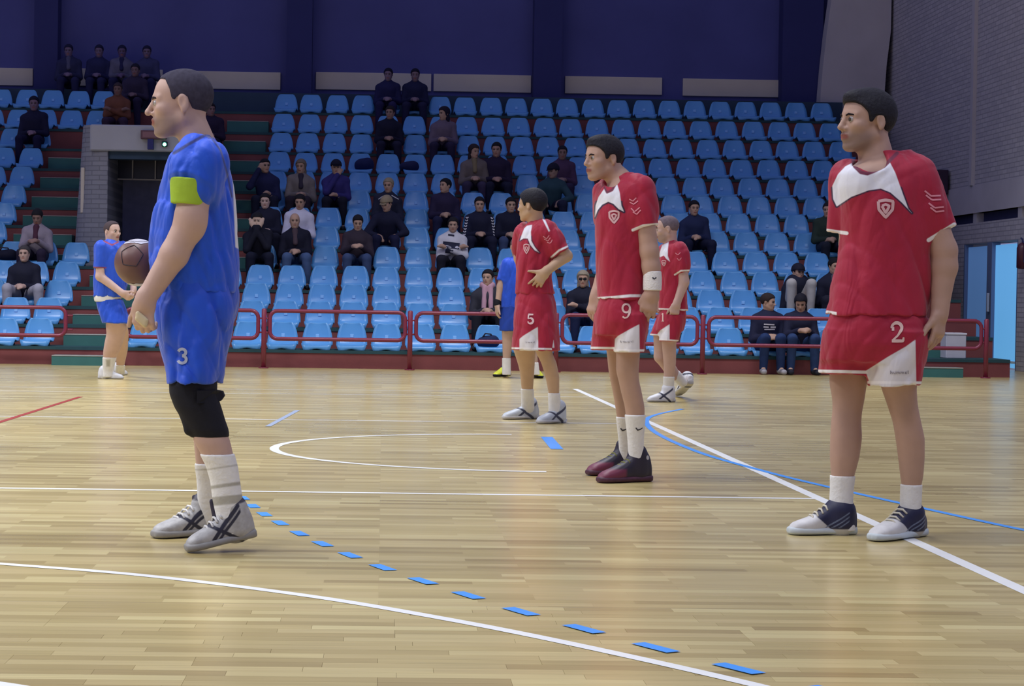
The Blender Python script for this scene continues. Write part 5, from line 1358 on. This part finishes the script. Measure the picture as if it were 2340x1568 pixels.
def player_blue_left():
    Y0 = 23.6; hvx = .009
    Q = lambda x, y, dy=0.0: P(x, y, Y0+dy)
    pn = Person('person', ground(252, 866), 'stocky player in blue with white shirt hem, by the green steps on the left')
    hd = Head(Q(257, 530), head_frame(-48, 0), .98)
    torso = [(547, 246, 268, .06), (555, 233, 276, .11), (570, 222, 286, .15), (600, 218, 291, .16), (640, 216, 292, .16), (677, 215, 282, .155)]
    U = Union(); hd.skin(U); U.add(grow(rows(Y0, torso), -.02), .03); neck(U, hd, Q(255, 556), .062, .068); U.add(rows(Y0, [(670, 224, 276, .13), (712, 236, 278, .10)]), .03)
    A = [Q(231, 575, -.13), Q(229, 632, -.15), Q(279, 670, -.20)]; limb(U, A, [.058, .052, .038]); hand(U, A[2], (.8, 0, -.5), (.2, .9, .3), (.5, 0, .8), 1.1, (40, 45, 45, 45), 0, (.7, .6, .3), 20, .01)
    B = [Q(283, 572, .12), Q(302, 625, .12), Q(305, 663, -.05)]; limb(U, B, [.056, .048, .036]); hand(U, B[2], (-.1, -.2, -1), (-.9, 0, 0), (0, -1, 0), 1.05, (40, 45, 45, 45), 0, (.7, .6, .3), 20, .01)
    LN = [(726, 243, 284), (745, 242, 289), (762, 244, 286), (785, 239, 280), (805, 236, 272), (818, 236, 264), (848, 236, 258), (860, 233, 260)]
    hN, tN = ground(225, 866), ground(282, 867); hF, tF = ground(250, 858), ground(289, 857)
    LN = [(y, a, b, -1.0, -.05) for y, a, b in LN]; LN, dLN = set_leg(LN, Y0, hN, tN); U.add(rows(Y0, LN), .03)
    LF = [(730, 255, 288), (760, 258, 294), (800, 264, 292), (835, 266, 284), (855, 264, 284)]; LF = [(y, a, b, -1.0, .30) for y, a, b in LF]; LF, dLF = set_leg(LF, Y0, hF, tF); U.add(rows(Y0, LF), .03)
    for h_, t_, tp in ((hN, tN, Q(246, 855, dLN)), (hF, tF, Q(275, 850, dLF))):
        c = h_*.75+t_*.25; U.add(cap(tp, c+[0, 0, .05], .034, .032), .02); U.add(cap(c+[0, 0, .042], h_*.3+t_*.7+[0, 0, .03], .028, .018), .02)
    V, F4 = U.vol(hvx).mesh(1); pn.part('body', (V, F4), skin_mat('left', 'c2a294'), attrs=skin_attrs(V, hd, .25))
    finish_head(pn, hd, hd.hair(.007, HL_BUZZ, .006), mat('thin_brown_hair', '4a4044', .9, .1))
    S = Union(); S.add(grow(rows(Y0, torso, 2.3, True), .003), .03); S.add(sleeve(Q(232, 566, -.11), Q(228, 613, -.14), .082, .070), .04); S.add(sleeve(Q(280, 566, .10), Q(294, 608, .12), .075, .066), .04)
    V, F4 = cloth(S, hvx, fold_field(61, .012, 8, 9)); px = proj(V)
    pn.part('shirt', (V, F4), mat('blue_red_trim_shirt', '2450c4', .55, .3, noise=.07, nscale=6, sheen=.15, drape=.55, layers=(('trim', '8a3a5a', 1.0),)), attrs={'trim': np.maximum(sd_line(px, [(212, 611), (242, 612)], 1.5), sd_line(px, [(238, 551), (256, 560), (270, 553)], 1.8))})
    S = Union(); S.add(rows(Y0, [(674, 216, 277, .152), (682, 215, 277, .155), (690, 217, 276, .155)], 2.3, True), 0); pn.part('undershirt', S.vol(hvx).mesh(1), mat('white_undershirt', 'd6d4d0', .8, .1))
    S = Union(); S.add(rows(Y0, [(684, 219, 279, .15), (715, 226, 291, .18), (738, 235, 297, .20)], 2.3, True), 0)
    V, F4 = cloth(S, hvx, fold_field(63, .010, 8, 10)); pn.part('shorts', (V, F4), MATS['royal_blue_shorts'])
    for rr in (LN, LF):
        SK = Union(); SK.add(grow(rows(Y0, [r for r in rr if r[0] >= 818], 2.2, True), .008), 0); V, F4 = SK.vol(.008).mesh(1); px = proj(V)
        pn.part('sock', (V, F4), MATS['white_sock'], attrs={'band': sd_poly(px, [(242, 822), (252, 822), (251, 838), (243, 838)])})
    for h_, t_ in ((hN, tN), (hF, tF)): small_shoe(pn, h_, t_, .008, M_whs, M_whso, None, lambda t, z, sd: {'stripe': -1+0*t})
    return pn
def player_blue_mid():
    Y0 = 25.7; hvx = .0095
    Q = lambda x, y, dy=0.0: P(x, y, Y0+dy)
    pn = Person('person', ground(1180, 862), 'player in blue with yellow shoes, half hidden behind red number five')
    hd = Head(Q(1182, 565), head_frame(-18, 0), .98)
    torso = [(586, 1172, 1196, .06), (595, 1158, 1208, .10), (610, 1149, 1217, .13), (650, 1145, 1216, .14), (702, 1144, 1214, .14)]
    U = Union(); hd.skin(U); U.add(grow(rows(Y0, torso), -.02), .03); neck(U, hd, Q(1184, 598), .058, .064); U.add(rows(Y0, [(700, 1150, 1208, .12), (745, 1148, 1212, .12)]), .03)
    A = [Q(1156, 612, -.03), Q(1144, 655, -.03), Q(1137, 698, -.05)]; limb(U, A, [.055, .048, .036]); hand(U, A[2], (-.1, 0, -1), (1, .3, 0), (.2, -1, 0), 1.1, (20, 22, 24, 26), 0, (.8, .5, .2), 10, .01)
    B = [Q(1210, 612, -.03), Q(1222, 655, -.03), Q(1226, 698, -.05)]; limb(U, B, [.055, .048, .036]); hand(U, B[2], (.1, 0, -1), (-1, .3, 0), (-.2, -1, 0), 1.1, (20, 22, 24, 26))
    LL = [(740, 1146, 1180), (765, 1147, 1173), (790, 1148, 1171), (820, 1149, 1166), (845, 1149, 1166), (855, 1149, 1166)]; LR = [(740, 1184, 1216), (770, 1196, 1222), (800, 1204, 1228), (830, 1212, 1229), (855, 1216, 1232)]
    U.add(rows(Y0, [(y, a, b, -1.0, 0) for y, a, b in LL]), .03); U.add(rows(Y0, [(y, a, b, -1.0, 0) for y, a, b in LR]), .03)
    hL, tL = ground(1163, 858), ground(1131, 861.5); hR, tR = ground(1216, 859), ground(1236, 865)
    for h_, t_, tp in ((hL, tL, Q(1157, 850)), (hR, tR, Q(1223, 850))):
        c = h_*.75+t_*.25; U.add(cap(tp, c+[0, 0, .05], .040, .036), .02)
    V, F4 = U.vol(hvx).mesh(1); pn.part('body', (V, F4), skin_mat('mid', 'b89a88'), attrs=skin_attrs(V, hd, .2))
    finish_head(pn, hd, hd.hair(.006, HL_BUZZ, .006), MATS['thin_brown_hair'])
    S = Union(); S.add(grow(rows(Y0, torso, 2.3, True), .003), .03); S.add(sleeve(Q(1160, 604, -.02), Q(1147, 642, -.03), .078, .066), .04); S.add(sleeve(Q(1206, 604, -.02), Q(1219, 642, -.03), .078, .066), .04)
    V, F4 = cloth(S, hvx, fold_field(71, .012, 8, 9)); pn.part('shirt', (V, F4), MATS['royal_blue_shorts'])
    S = Union(); S.add(rows(Y0, [(698, 1145, 1213, .14), (730, 1143, 1216, .15), (756, 1142, 1220, .15)], 2.3, True), 0); V, F4 = cloth(S, hvx, fold_field(73, .010, 8, 10)); pn.part('shorts', (V, F4), mat('navy_blue_shorts', '1d3f9c', .6, .3))
    WB = Union(); WB.add(cap(Q(1138, 688, -.045), Q(1137, 696, -.05), .042, .041), 0); pn.part('wristband', WB.vol(.007).mesh(1), MATS['black_neoprene'])
    for rr in (LL, LR):
        SK = Union(); SK.add(grow(rows(Y0, [(y, a, b, -1.0, 0) for y, a, b in rr if y >= 820], 2.2, True), .009), 0); V, F4 = SK.vol(.008).mesh(1); pn.part('sock', (V, F4), MATS['white_sock'], attrs={'band': np.full(len(V), -9.0)})
    M_y = mat('yellow_black_shoe', 'c8cc3a', .45, .4, layers=(('dark', '23222e', .01),))
    for h_, t_ in ((hL, tL), (hR, tR)): small_shoe(pn, h_, t_, .008, M_y, MATS['black_neoprene'], None, lambda t, z, sd: {'dark': np.minimum((.45-t)*.2, z-.03)})
    return pn
import time as _time
_t0 = _time.time()
for fn in (player_blue_three, player_red_two, player_red_nine, player_red_five, player_red_one, player_blue_left, player_blue_mid):
    fn(); print(fn.__name__, round(_time.time()-_t0, 1))
# ------------------------------------------------------------------ spectators in the seats
def crowd_mat(c): return mat('cloth_' + c, c, .8, .2, noise=.14, nscale=7, bump=.2, bscale=25)
CR = random.Random(5)
def spectator(px, n, label, top='22243a', legs='2a3048', hair='1c1a22', pose='lap', yaw=0, lean=0.0, hgt=1.0, longhair=False, hat=None, shoe='3a3a44', skin='b08e7c', spread=.13, knee=0.0, kneeup=0.0, tilt=-6, inner=None, scarf=None, marks=None, dx=0.0, hx=.0145, drop=0.0, glasses=False):
    dx = dx or CR.uniform(-.035, .035); lean = lean or CR.uniform(.0, .16); yaw = yaw + CR.uniform(-8, 8); lz = CR.uniform(-.03, .03)
    zp = PT[n] + .065; yf = YF[n]; fz = PT[n-1] if n > 0 else 0.0
    x = P(px, 500, yf+.2)[0]
    # follow the photo column at the height of the chest
    for _ in range(3):
        q = proj(np.array([[x, yf+.2, zp+.55]]))[0]; x += (px-q[0])*(yf+.2)/F
    base = np.array([x, yf+.18, PT[n]])
    pn = Person('person', base, label, group='spectators in the stand')
    s = hgt
    hip = np.array([x, yf+.235, zp+.115]); ch = np.array([x+dx*.6, yf+.215-lean*.30, zp+.40*s]); nk = np.array([x+dx, yf+.215-lean*.42, zp+.565*s-abs(lean)*.06-drop])
    hc = nk + np.array([dx*.3, -.02-lean*.08, .125*s])
    hd = Head(hc, head_frame(yaw, tilt), .96*s)
    body, jac, trs = Union(), Union(), Union()
    def both(pr, k, tgt, g):
        body.add(pr, k); tgt.add(grow(pr, g), k)
    hd.skin(body)
    body.add(cap(hd.w(-.028, 0, -.045), nk-[0, 0, .02], .050, .055), .03)
    jac.add(cap(nk+[0, .012, .030], nk-[0, 0, .05], .060, .085), .04)
    both(cap(hip, ch, .120, .135, (1, 0, 0), 1.22), .03, jac, .022)
    jk_ = (CR.uniform(-.03, .05), CR.uniform(-.03, .05))
    for q in (-1, 1):
        sh = nk + np.array([.158*q*s, .01, -.115+lz*q]); both(cap(ch+[.05*q, 0, .05], sh, .090, .060), .04, jac, .018); both(cap(nk+[.03*q, .01, -.03], sh, .045, .050), .04, jac, .014)
        el, wr = None, None
        if pose == 'lap': el, wr = sh+[.055*q, -.06, -.28*s], np.array([x+dx*.5+.055*q, yf-.02, zp+.215])
        elif pose == 'fold': el, wr = sh+[.04*q, -.10, -.25*s], np.array([x+dx-.10*q, yf+.02-.02*q-lean*.2, zp+.30])
        elif pose == 'phone': el, wr = sh+[.05*q, -.10, -.24*s], np.array([x+dx+.065*q, yf-.09-lean*.2, zp+.30])
        elif pose == 'face':
            if q == -1: el, wr = sh+[.01, -.20, -.17], hd.w(.085, .025, -.125)
            else: el, wr = sh+[.05, -.06, -.28*s], np.array([x+.05, yf-.02, zp+.21])
        elif pose == 'ear':
            if q == -1: el, wr = sh+[-.10, -.12, -.12], hd.w(.03, -.115, -.06)
            else: el, wr = sh+[.05, -.06, -.28*s], np.array([x+.05, yf-.02, zp+.21])
        elif pose == 'hands': el, wr = sh+[.0, -.2, -.20], hd.w(.11, -.035*q, -.09)
        elif pose == 'out': el, wr = sh+[.15*q, -.10, -.22], np.array([x+.16*q, yf-.06, zp+.16])
        both(cap(sh, el, .056, .046), .02, jac, .016); both(cap(el, wr, .044, .032), .015, jac, .013)
        d = nrm(wr-el); d = nrm(d+np.array([0, -.4, -.25])) if pose in ('lap', 'phone', 'out') else d
        side = np.array([-q, 0, .3]); pal = np.array([0, .3, -1.0]) if pose != 'hands' else hd.fr[0]*-1
        w2 = wr + d*.022
        body.add(cap(wr, w2+d*.06, .034, .036, nrm(side - d*np.dot(side, d)), 1.25), .015)
        body.add(cap(w2+d*.05, w2+d*.125+pal*.03, .026, .018, nrm(side - d*np.dot(side, d)), 1.5), .012)
        kx = x+dx*.2+(spread+knee*q+(jk_[0] if q < 0 else jk_[1]))*q; thigh = .44*s
        kz = max(zp+.075, fz+.50) + kneeup; ky = yf+.20-math.sqrt(max(thigh**2-(kz-zp-.1)**2, .03))
        if n == 0: ky = max(ky, yf-.17)
        kn = np.array([kx, ky, kz]); hp = np.array([x+.085*q, yf+.22, zp+.10])
        ft = np.array([kx+.01*q, (ky+.03 if n else yf-.12), fz+.085])
        if kneeup > 0: ft = np.array([kx, ky+.06, zp-.02 + .03]); ft[1] = yf-.07
        both(cap(hp, kn, .085, .064), .03, trs, .010); both(cap(kn, ft, .060, .042), .02, trs, .014)
        ftoe = ft + np.array([.02*q, -.15, -.045]); body.add(cap(ft, ftoe, .035, .026), .02)
        if kneeup > 0 or n == 0 or fz+.05 < ft[2]:
            sh_ = Union(); sh_.add(cap(ft+[0, .03, -.035], ftoe+[0, -.02, .0], .046, .038, (1, 0, 0), 1.1), 0)
            pn.part('shoe', sh_.vol(.013).mesh(1), crowd_mat(shoe))
    trs.add(grow(cap(hip-[.05, 0, .02], hip+[.05, 0, -.02], .125, .125), .008), .03)
    V, F4 = body.vol(hx).mesh(1)
    pn.part('body', (V, F4), mat('skin_' + skin, skin, .6, .3, noise=.05, nscale=14, layers=(('stub', '584c4a', 1.0), ('lip', '8a5048', .0035), ('lid', '3c2e2c', .004))), attrs=skin_attrs(V, hd, 0.0, True))
    jv = jac.vol(hx).mesh(1); jk = pn.part('jacket', jv, crowd_mat(top))
    pn.part('trousers', trs.vol(hx).mesh(1), crowd_mat(legs))
    ex = []
    line = HL_LONG if longhair else HL_SHORT
    if longhair: ex = [(-.035, .055, -.10, (.045, .035, .10)), (-.035, -.055, -.10, (.045, .035, .10)), (-.05, 0, -.08, (.045, .07, .10))]
    if hair: pn.part('hair', hd.hair(.0125 if not longhair else .018, line, .009, extra=ex), crowd_mat(hair))
    if hat:
        pn.part('hat', hd.hair(.022, [(-.14, -.01), (0, .02), (.03, .035), (.12, .045)], .009), crowd_mat(hat))
        bm = bmesh.new(); bl = [hd.w(.085, l, .045)-pn.base for l in (-.06, -.03, 0, .03, .06)]; fl = [hd.w(.15-abs(l)*.5, l, .035)-pn.base for l in (-.055, -.03, 0, .03, .055)]
        vs = [bm.verts.new(v) for v in bl] + [bm.verts.new(v) for v in fl]
        for i in range(4): bm.faces.new((vs[i], vs[i+1], vs[6+i], vs[5+i]))
        r_ = bmesh.ops.extrude_face_region(bm, geom=list(bm.faces)); bmesh.ops.translate(bm, vec=(0, 0, -.012), verts=[g for g in r_['geom'] if isinstance(g, bmesh.types.BMVert)])
        pn.bm('brim', bm, crowd_mat(hat), None, False)
    if inner:
        iu = Union(); iu.add(cap(nk+[0, -.075-lean*.05, -.03], ch+[0, -.150-lean*.02, -.06], .050, .040), .02); pn.part('shirt_front', iu.vol(.012).mesh(1), crowd_mat(inner))
    if scarf:
        iu = Union(); iu.add(cap(nk+[-.06, -.02, .02], nk+[.06, -.02, .02], .055, .055), .03)
        for q in (-1, 1): iu.add(cap(nk+[.04*q, -.08, 0], ch+[.05*q, -.165, -.16], .042, .034), .02)
        pn.part('scarf', iu.vol(.012).mesh(1), crowd_mat(scarf))
    if glasses:
        bm = bmesh.new()
        for q in (-1, 1): box(bm, -.024+.031*q, .024+.031*q, -.006, .006, -.016, .016, .004)
        box(bm, -.01, .01, -.004, .004, .002, .008)
        gm = Matrix([[*(hd.fr[1])], [*(hd.fr[0])], [*(hd.fr[2])]]).transposed().to_4x4(); gm.translation = Vector(hd.w(.104, 0, .004)-pn.base); bm.transform(gm)
        pn.bm('sunglasses', bm, crowd_mat('15151c'), None, False)
    if marks: marks(pn, jk, nk, ch, x, yf, zp, n)
    return pn
def chevron_sleeves(pn, jk, nk, ch, x, yf, zp, n):
    for sgn in (-1, 1):
        l = []
        for t in np.linspace(.1, 1, 7):
            c = proj(np.array([nk + np.array([sgn*(.195+.05*t), -.03-.04*t, -.06-.30*t])]))[0]
            l.append(([(c[0]-3, c[1]-2), (c[0], c[1]+1.5), (c[0]+3, c[1]-2)], 1.2))
        mark('sleeve_chevron', l, jk, mat('white_chevron', 'd0ccd2', .7), jk, pn.base, .004, yf)
def chest_stripes(pn, jk, nk, ch, x, yf, zp, n):
    c = proj(np.array([ch + np.array([0, -.15, -.05])]))[0]
    mark('chest_print', [([(c[0]-13, c[1]-5), (c[0]+11, c[1]-4)], 1.6), ([(c[0]-14, c[1]+1), (c[0]-2, c[1]+2)], 1.6), ([(c[0]+2, c[1]+2), (c[0]+14, c[1]+2)], 2.0), ([(c[0]-12, c[1]+7), (c[0]+12, c[1]+7)], 1.4)], jk, mat('pale_chest_print', 'c0bcc4', .7), jk, pn.base, .006, yf)
def shoulder_stripes(pn, jk, nk, ch, x, yf, zp, n):
    c = proj(np.array([nk]))[0]
    for l in ([(c[0]-22, c[1]+14), (c[0]-12, c[1]+7)], [(c[0]+8, c[1]+5), (c[0]+24, c[1]+14)]): mark('shoulder_stripe', [(l, 1.0)], jk, mat('pale_stripe', 'b4b0b8', .7), jk, pn.base, .006, yf)
def white_panels(pn, jk, nk, ch, x, yf, zp, n):
    c = proj(np.array([ch]))[0]
    mark('dark_band', [([(c[0]-20, c[1]+4), (c[0]+18, c[1]+8)], 7), ([(c[0]-14, c[1]+16), (c[0]+4, c[1]+18)], 8), ([(c[0]-8, c[1]-18), (c[0]+6, c[1]-16)], 2)], jk, mat('dark_band_cloth', '1e2038', .8), jk, pn.base, .008, yf)
t1 = _time.time()
SPECT = [
 (1112, 1, 'woman in dark coat with pink scarf, second row up behind the guard rail', dict(top='30303a', scarf='b08a9a', hair='16141c', yaw=15, inner=None, tilt=0, legs='22242e')),
 (1338, 1, 'blonde woman in black top with sunglasses, arms folded, behind the guard rail', dict(top='1a1b2c', hair='8a7f70', longhair=True, pose='fold', legs='1e2648', tilt=-2, glasses=True)),
 (1755, 0, 'person in dark hoodie with white print looking right, front row', dict(top='1e2038', legs='24365e', hair='2a2020', yaw=-60, pose='lap', marks=chest_stripes, shoe='9a969a')),
 (1830, 0, 'long haired girl in dark jacket bent over a phone, front row', dict(top='1f2036', legs='2c4068', hair='171520', longhair=True, yaw=10, pose='phone', tilt=-25, shoe='24242e', spread=.15)),
 (1822, 2, 'person in black cap with pale trousers, knees drawn up on the seat', dict(top='1c1e30', legs='a8a4a4', hair='171520', hat='1a1a2a', pose='lap', kneeup=.24, yaw=-10, tilt=-4, shoe='8a8486', drop=.10, spread=.16)),
 (1897, 2, 'person in black jacket with pale zip, beside the one with raised knees', dict(top='1b1d30', legs='1c1d2c', hair='14131a', yaw=-15, inner='55525c')),
 (1588, 5, 'man in dark navy jacket sitting wide on his own behind the balding player', dict(top='20284a', legs='191c36', hair='14131c', yaw=-8, pose='lap', knee=.05, spread=.17)),
 (1893, 5, 'person in dark green jacket at the end, half hidden by red number two', dict(top='27342f', legs='1c2030', hair='191820', yaw=30)),
 (612, 7, 'man in dark navy jacket with a hand at his ear, aisle seat', dict(top='22254a', legs='1c1e34', hair='1a1820', pose='ear', yaw=-20, tilt=0)),
 (690, 7, 'blonde woman in beige open jacket leaning her head', dict(top='78706e', legs='2c2430', hair='6d6258', longhair=True, inner='352f3e', yaw=10, pose='lap')),
 (765, 7, 'person in dark beanie and purple jacket, hand at mouth', dict(top='35306e', legs='1b1c2c', hair=None, hat='15162a', pose='face', yaw=5)),
 (612, 5, 'pale faced woman in black jacket with dark hair pulled back', dict(top='1d1e32', legs='1d1e30', hair='191820', yaw=5, skin='c8aaa0')),
 (680, 5, 'young man in white jacket with dark hair', dict(top='c8c6da', legs='2b2c44', hair='18161e', yaw=10, tilt=-14)),
 (594, 4, 'person in black coat with both hands over the mouth, aisle seat', dict(top='161726', legs='15182c', hair='19181f', pose='hands', yaw=0, tilt=-10, skin='c0a492')),
 (679, 4, 'bald man in black jacket and jeans with clasped hands', dict(top='17182a', legs='44587e', hair=None, yaw=-5, pose='lap', tilt=-4, inner='4a3c44')),
 (817, 4, 'man in dark brown jumper and jeans holding something in both hands', dict(top='322a36', legs='3a4a6e', hair='18171f', pose='phone', tilt=-18, yaw=0, spread=.17, hgt=.98)),
 (885, 6, 'fair haired older man in dark jacket with light shoulder lines', dict(top='23263a', legs='1b1c2e', hair='8c806e', yaw=20, marks=shoulder_stripes, tilt=-8)),
 (884, 5, 'person leaning forward in a pale cap and dark jacket', dict(top='1a1c34', legs='1b1e3c', hair='26242c', hat='8a7c68', yaw=35, lean=.35, pose='out', tilt=-20)),
 (1018, 6, 'man in dark maroon tracksuit top looking left', dict(top='2b2440', legs='1f2142', hair='15141c', yaw=40, pose='lap', marks=None, tilt=2)),
 (1087, 8, 'long haired woman in beige coat', dict(top='6a605e', legs='38304a', hair='2c2228', longhair=True, yaw=-40, inner='7a6c54')),
 (1135, 8, 'broad man in dark maroon jacket with cropped dark hair', dict(top='28203a', legs='1b1d34', hair='15131c', yaw=5, hgt=1.05, skin='a88478')),
 (1030, 4, 'young man in white and black tracksuit top, arms folded', dict(top='c2c0ca', legs='1d1d2a', hair='18161c', pose='fold', yaw=5, marks=white_panels, hgt=.97)),
 (1098, 5, 'man in black tracksuit top with white chevrons down the sleeves', dict(top='1b1d34', legs='1b1d34', hair='16151d', marks=chevron_sleeves, pose='lap', yaw=5)),
 (1165, 5, 'man in plain black jacket and jeans beside the chevron sleeves', dict(top='191b30', legs='3a4668', hair='14131b', pose='lap', yaw=-5)),
 (1010, 10, 'dark haired woman in dusty pink grey jacket looking left', dict(top='675a6c', legs='2a2440', hair='1e1a2c', yaw=50, pose='lap', longhair=True)),
 (888, 10, 'man in black jacket sitting below the two in the top row', dict(top='191a30', legs='201f38', hair='221c22', yaw=10, skin='94766c')),
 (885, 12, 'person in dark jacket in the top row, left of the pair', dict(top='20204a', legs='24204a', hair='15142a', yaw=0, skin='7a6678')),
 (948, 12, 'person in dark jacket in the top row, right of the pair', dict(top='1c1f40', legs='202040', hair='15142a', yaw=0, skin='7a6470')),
 (1281, 8, 'man in dim red jacket behind the person with the hat', dict(top='4a3450', legs='2b2440', hair='1a1824', yaw=0, skin='866a66')),
 (1258, 7, 'person in dark hat and dark green jacket leaning to the left', dict(top='263e4c', legs='1b1e38', hair='15141c', hat='15142a', yaw=35, lean=.25, pose='out', tilt=-10, skin='8a7068')),
 (78, 10, 'large man in black jacket with hands together, aisle end of the left block', dict(top='1b1b38', legs='17173a', hair='17172c', hgt=1.08, skin='7c6476')),
 (84, 4, 'person in maroon and white jacket with head bowed, left block', dict(top='8c8290', legs='2a2238', hair='191820', tilt=-24, pose='phone', inner='4a2a3c', skin='8e7068')),
 (54, 2, 'man in dark shirt and pale grey trousers sitting wide in the left block', dict(top='1d1e30', legs='9a98a6', hair='3c383c', pose='lap', spread=.20, knee=.06, tilt=0, skin='b8988c')),
 (162, 13, 'first of four people sitting in the dark on the top ledge', dict(top='2a2c4e', legs='23244a', hair='1a1a38', skin='6c5a74', inner='4c4c66')),  # dim light of the ledge is put into purplish skin and cloth colours
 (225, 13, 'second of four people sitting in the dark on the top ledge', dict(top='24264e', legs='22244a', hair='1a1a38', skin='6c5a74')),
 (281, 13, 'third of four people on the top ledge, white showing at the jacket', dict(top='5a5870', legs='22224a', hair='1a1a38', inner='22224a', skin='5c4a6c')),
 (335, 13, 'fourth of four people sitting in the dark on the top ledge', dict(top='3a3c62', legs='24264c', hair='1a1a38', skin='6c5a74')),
 (484, 10, 'person sitting on the stairs, mostly hidden behind the head of the tall blue player', dict(top='2a2038', legs='221c30', hair='1e1620', skin='8a6a66', yaw=-20)),
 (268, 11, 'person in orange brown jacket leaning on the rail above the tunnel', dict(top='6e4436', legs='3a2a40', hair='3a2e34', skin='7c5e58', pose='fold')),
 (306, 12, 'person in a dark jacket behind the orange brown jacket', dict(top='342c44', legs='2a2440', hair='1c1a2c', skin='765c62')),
]
for (px, n, lb, kw) in SPECT: spectator(px, n, lb, **kw)
# sunglasses, scarves aside: loose things on the seats
def bag(px, py, n, label, col, sx=.15, sy=.12, sz=.16, cat='bag', strap=True):
    zp = PT[n]+.07; c = P(px, py, YF[n]+.2)
    b = empty(cat, (c[0], YF[n]+.2, zp), label, cat)
    U = Union(); U.add(ell((c[0], YF[n]+.2, zp+sz*.5), (sx, sy, sz*.55)), 0); U.add(cap((c[0]-sx*.6, YF[n]+.2, zp+.05), (c[0]+sx*.6, YF[n]+.2, zp+.06), .06, .06), .04); U.add(ell((c[0]+sx*.4, YF[n]+.18, zp+sz*.75), (sx*.5, sy*.6, sz*.35)), .03)
    V, F4 = U.vol(.012).mesh(1); mesh_np('bag_body' if cat == 'bag' else 'cloth', V, F4, crowd_mat(col), b, True, (c[0], YF[n]+.2, zp))
    if strap:
        bm = bmesh.new(); tube(bm, [(-sx*.6, -.03, sz*.8), (-sx*.3, -.05, sz*1.25), (sx*.2, -.05, sz*1.2), (sx*.5, -.03, sz*.8)], .012, 6); bm_obj('strap', bm, crowd_mat('2c2c3c'), b, True)
bag(1116, 765, 0, 'crumpled dark blue bag lying on the front row seat before the pink scarf', '1e2a4c', .15, .11, .15)
bag(833, 325, 9, 'dark blue coat heaped on a seat left of the man in black', '1e2650', .17, .13, .20, 'coat', False)
bag(936, 325, 9, 'dark coat heaped on a seat right of the man in black', '20244a', .17, .13, .16, 'coat', False)
bag(14, 545, 4, 'black bag lying on a seat at the left frame edge', '15162a', .18, .13, .16)
sg = None
print('crowd', round(_time.time()-t1, 1))
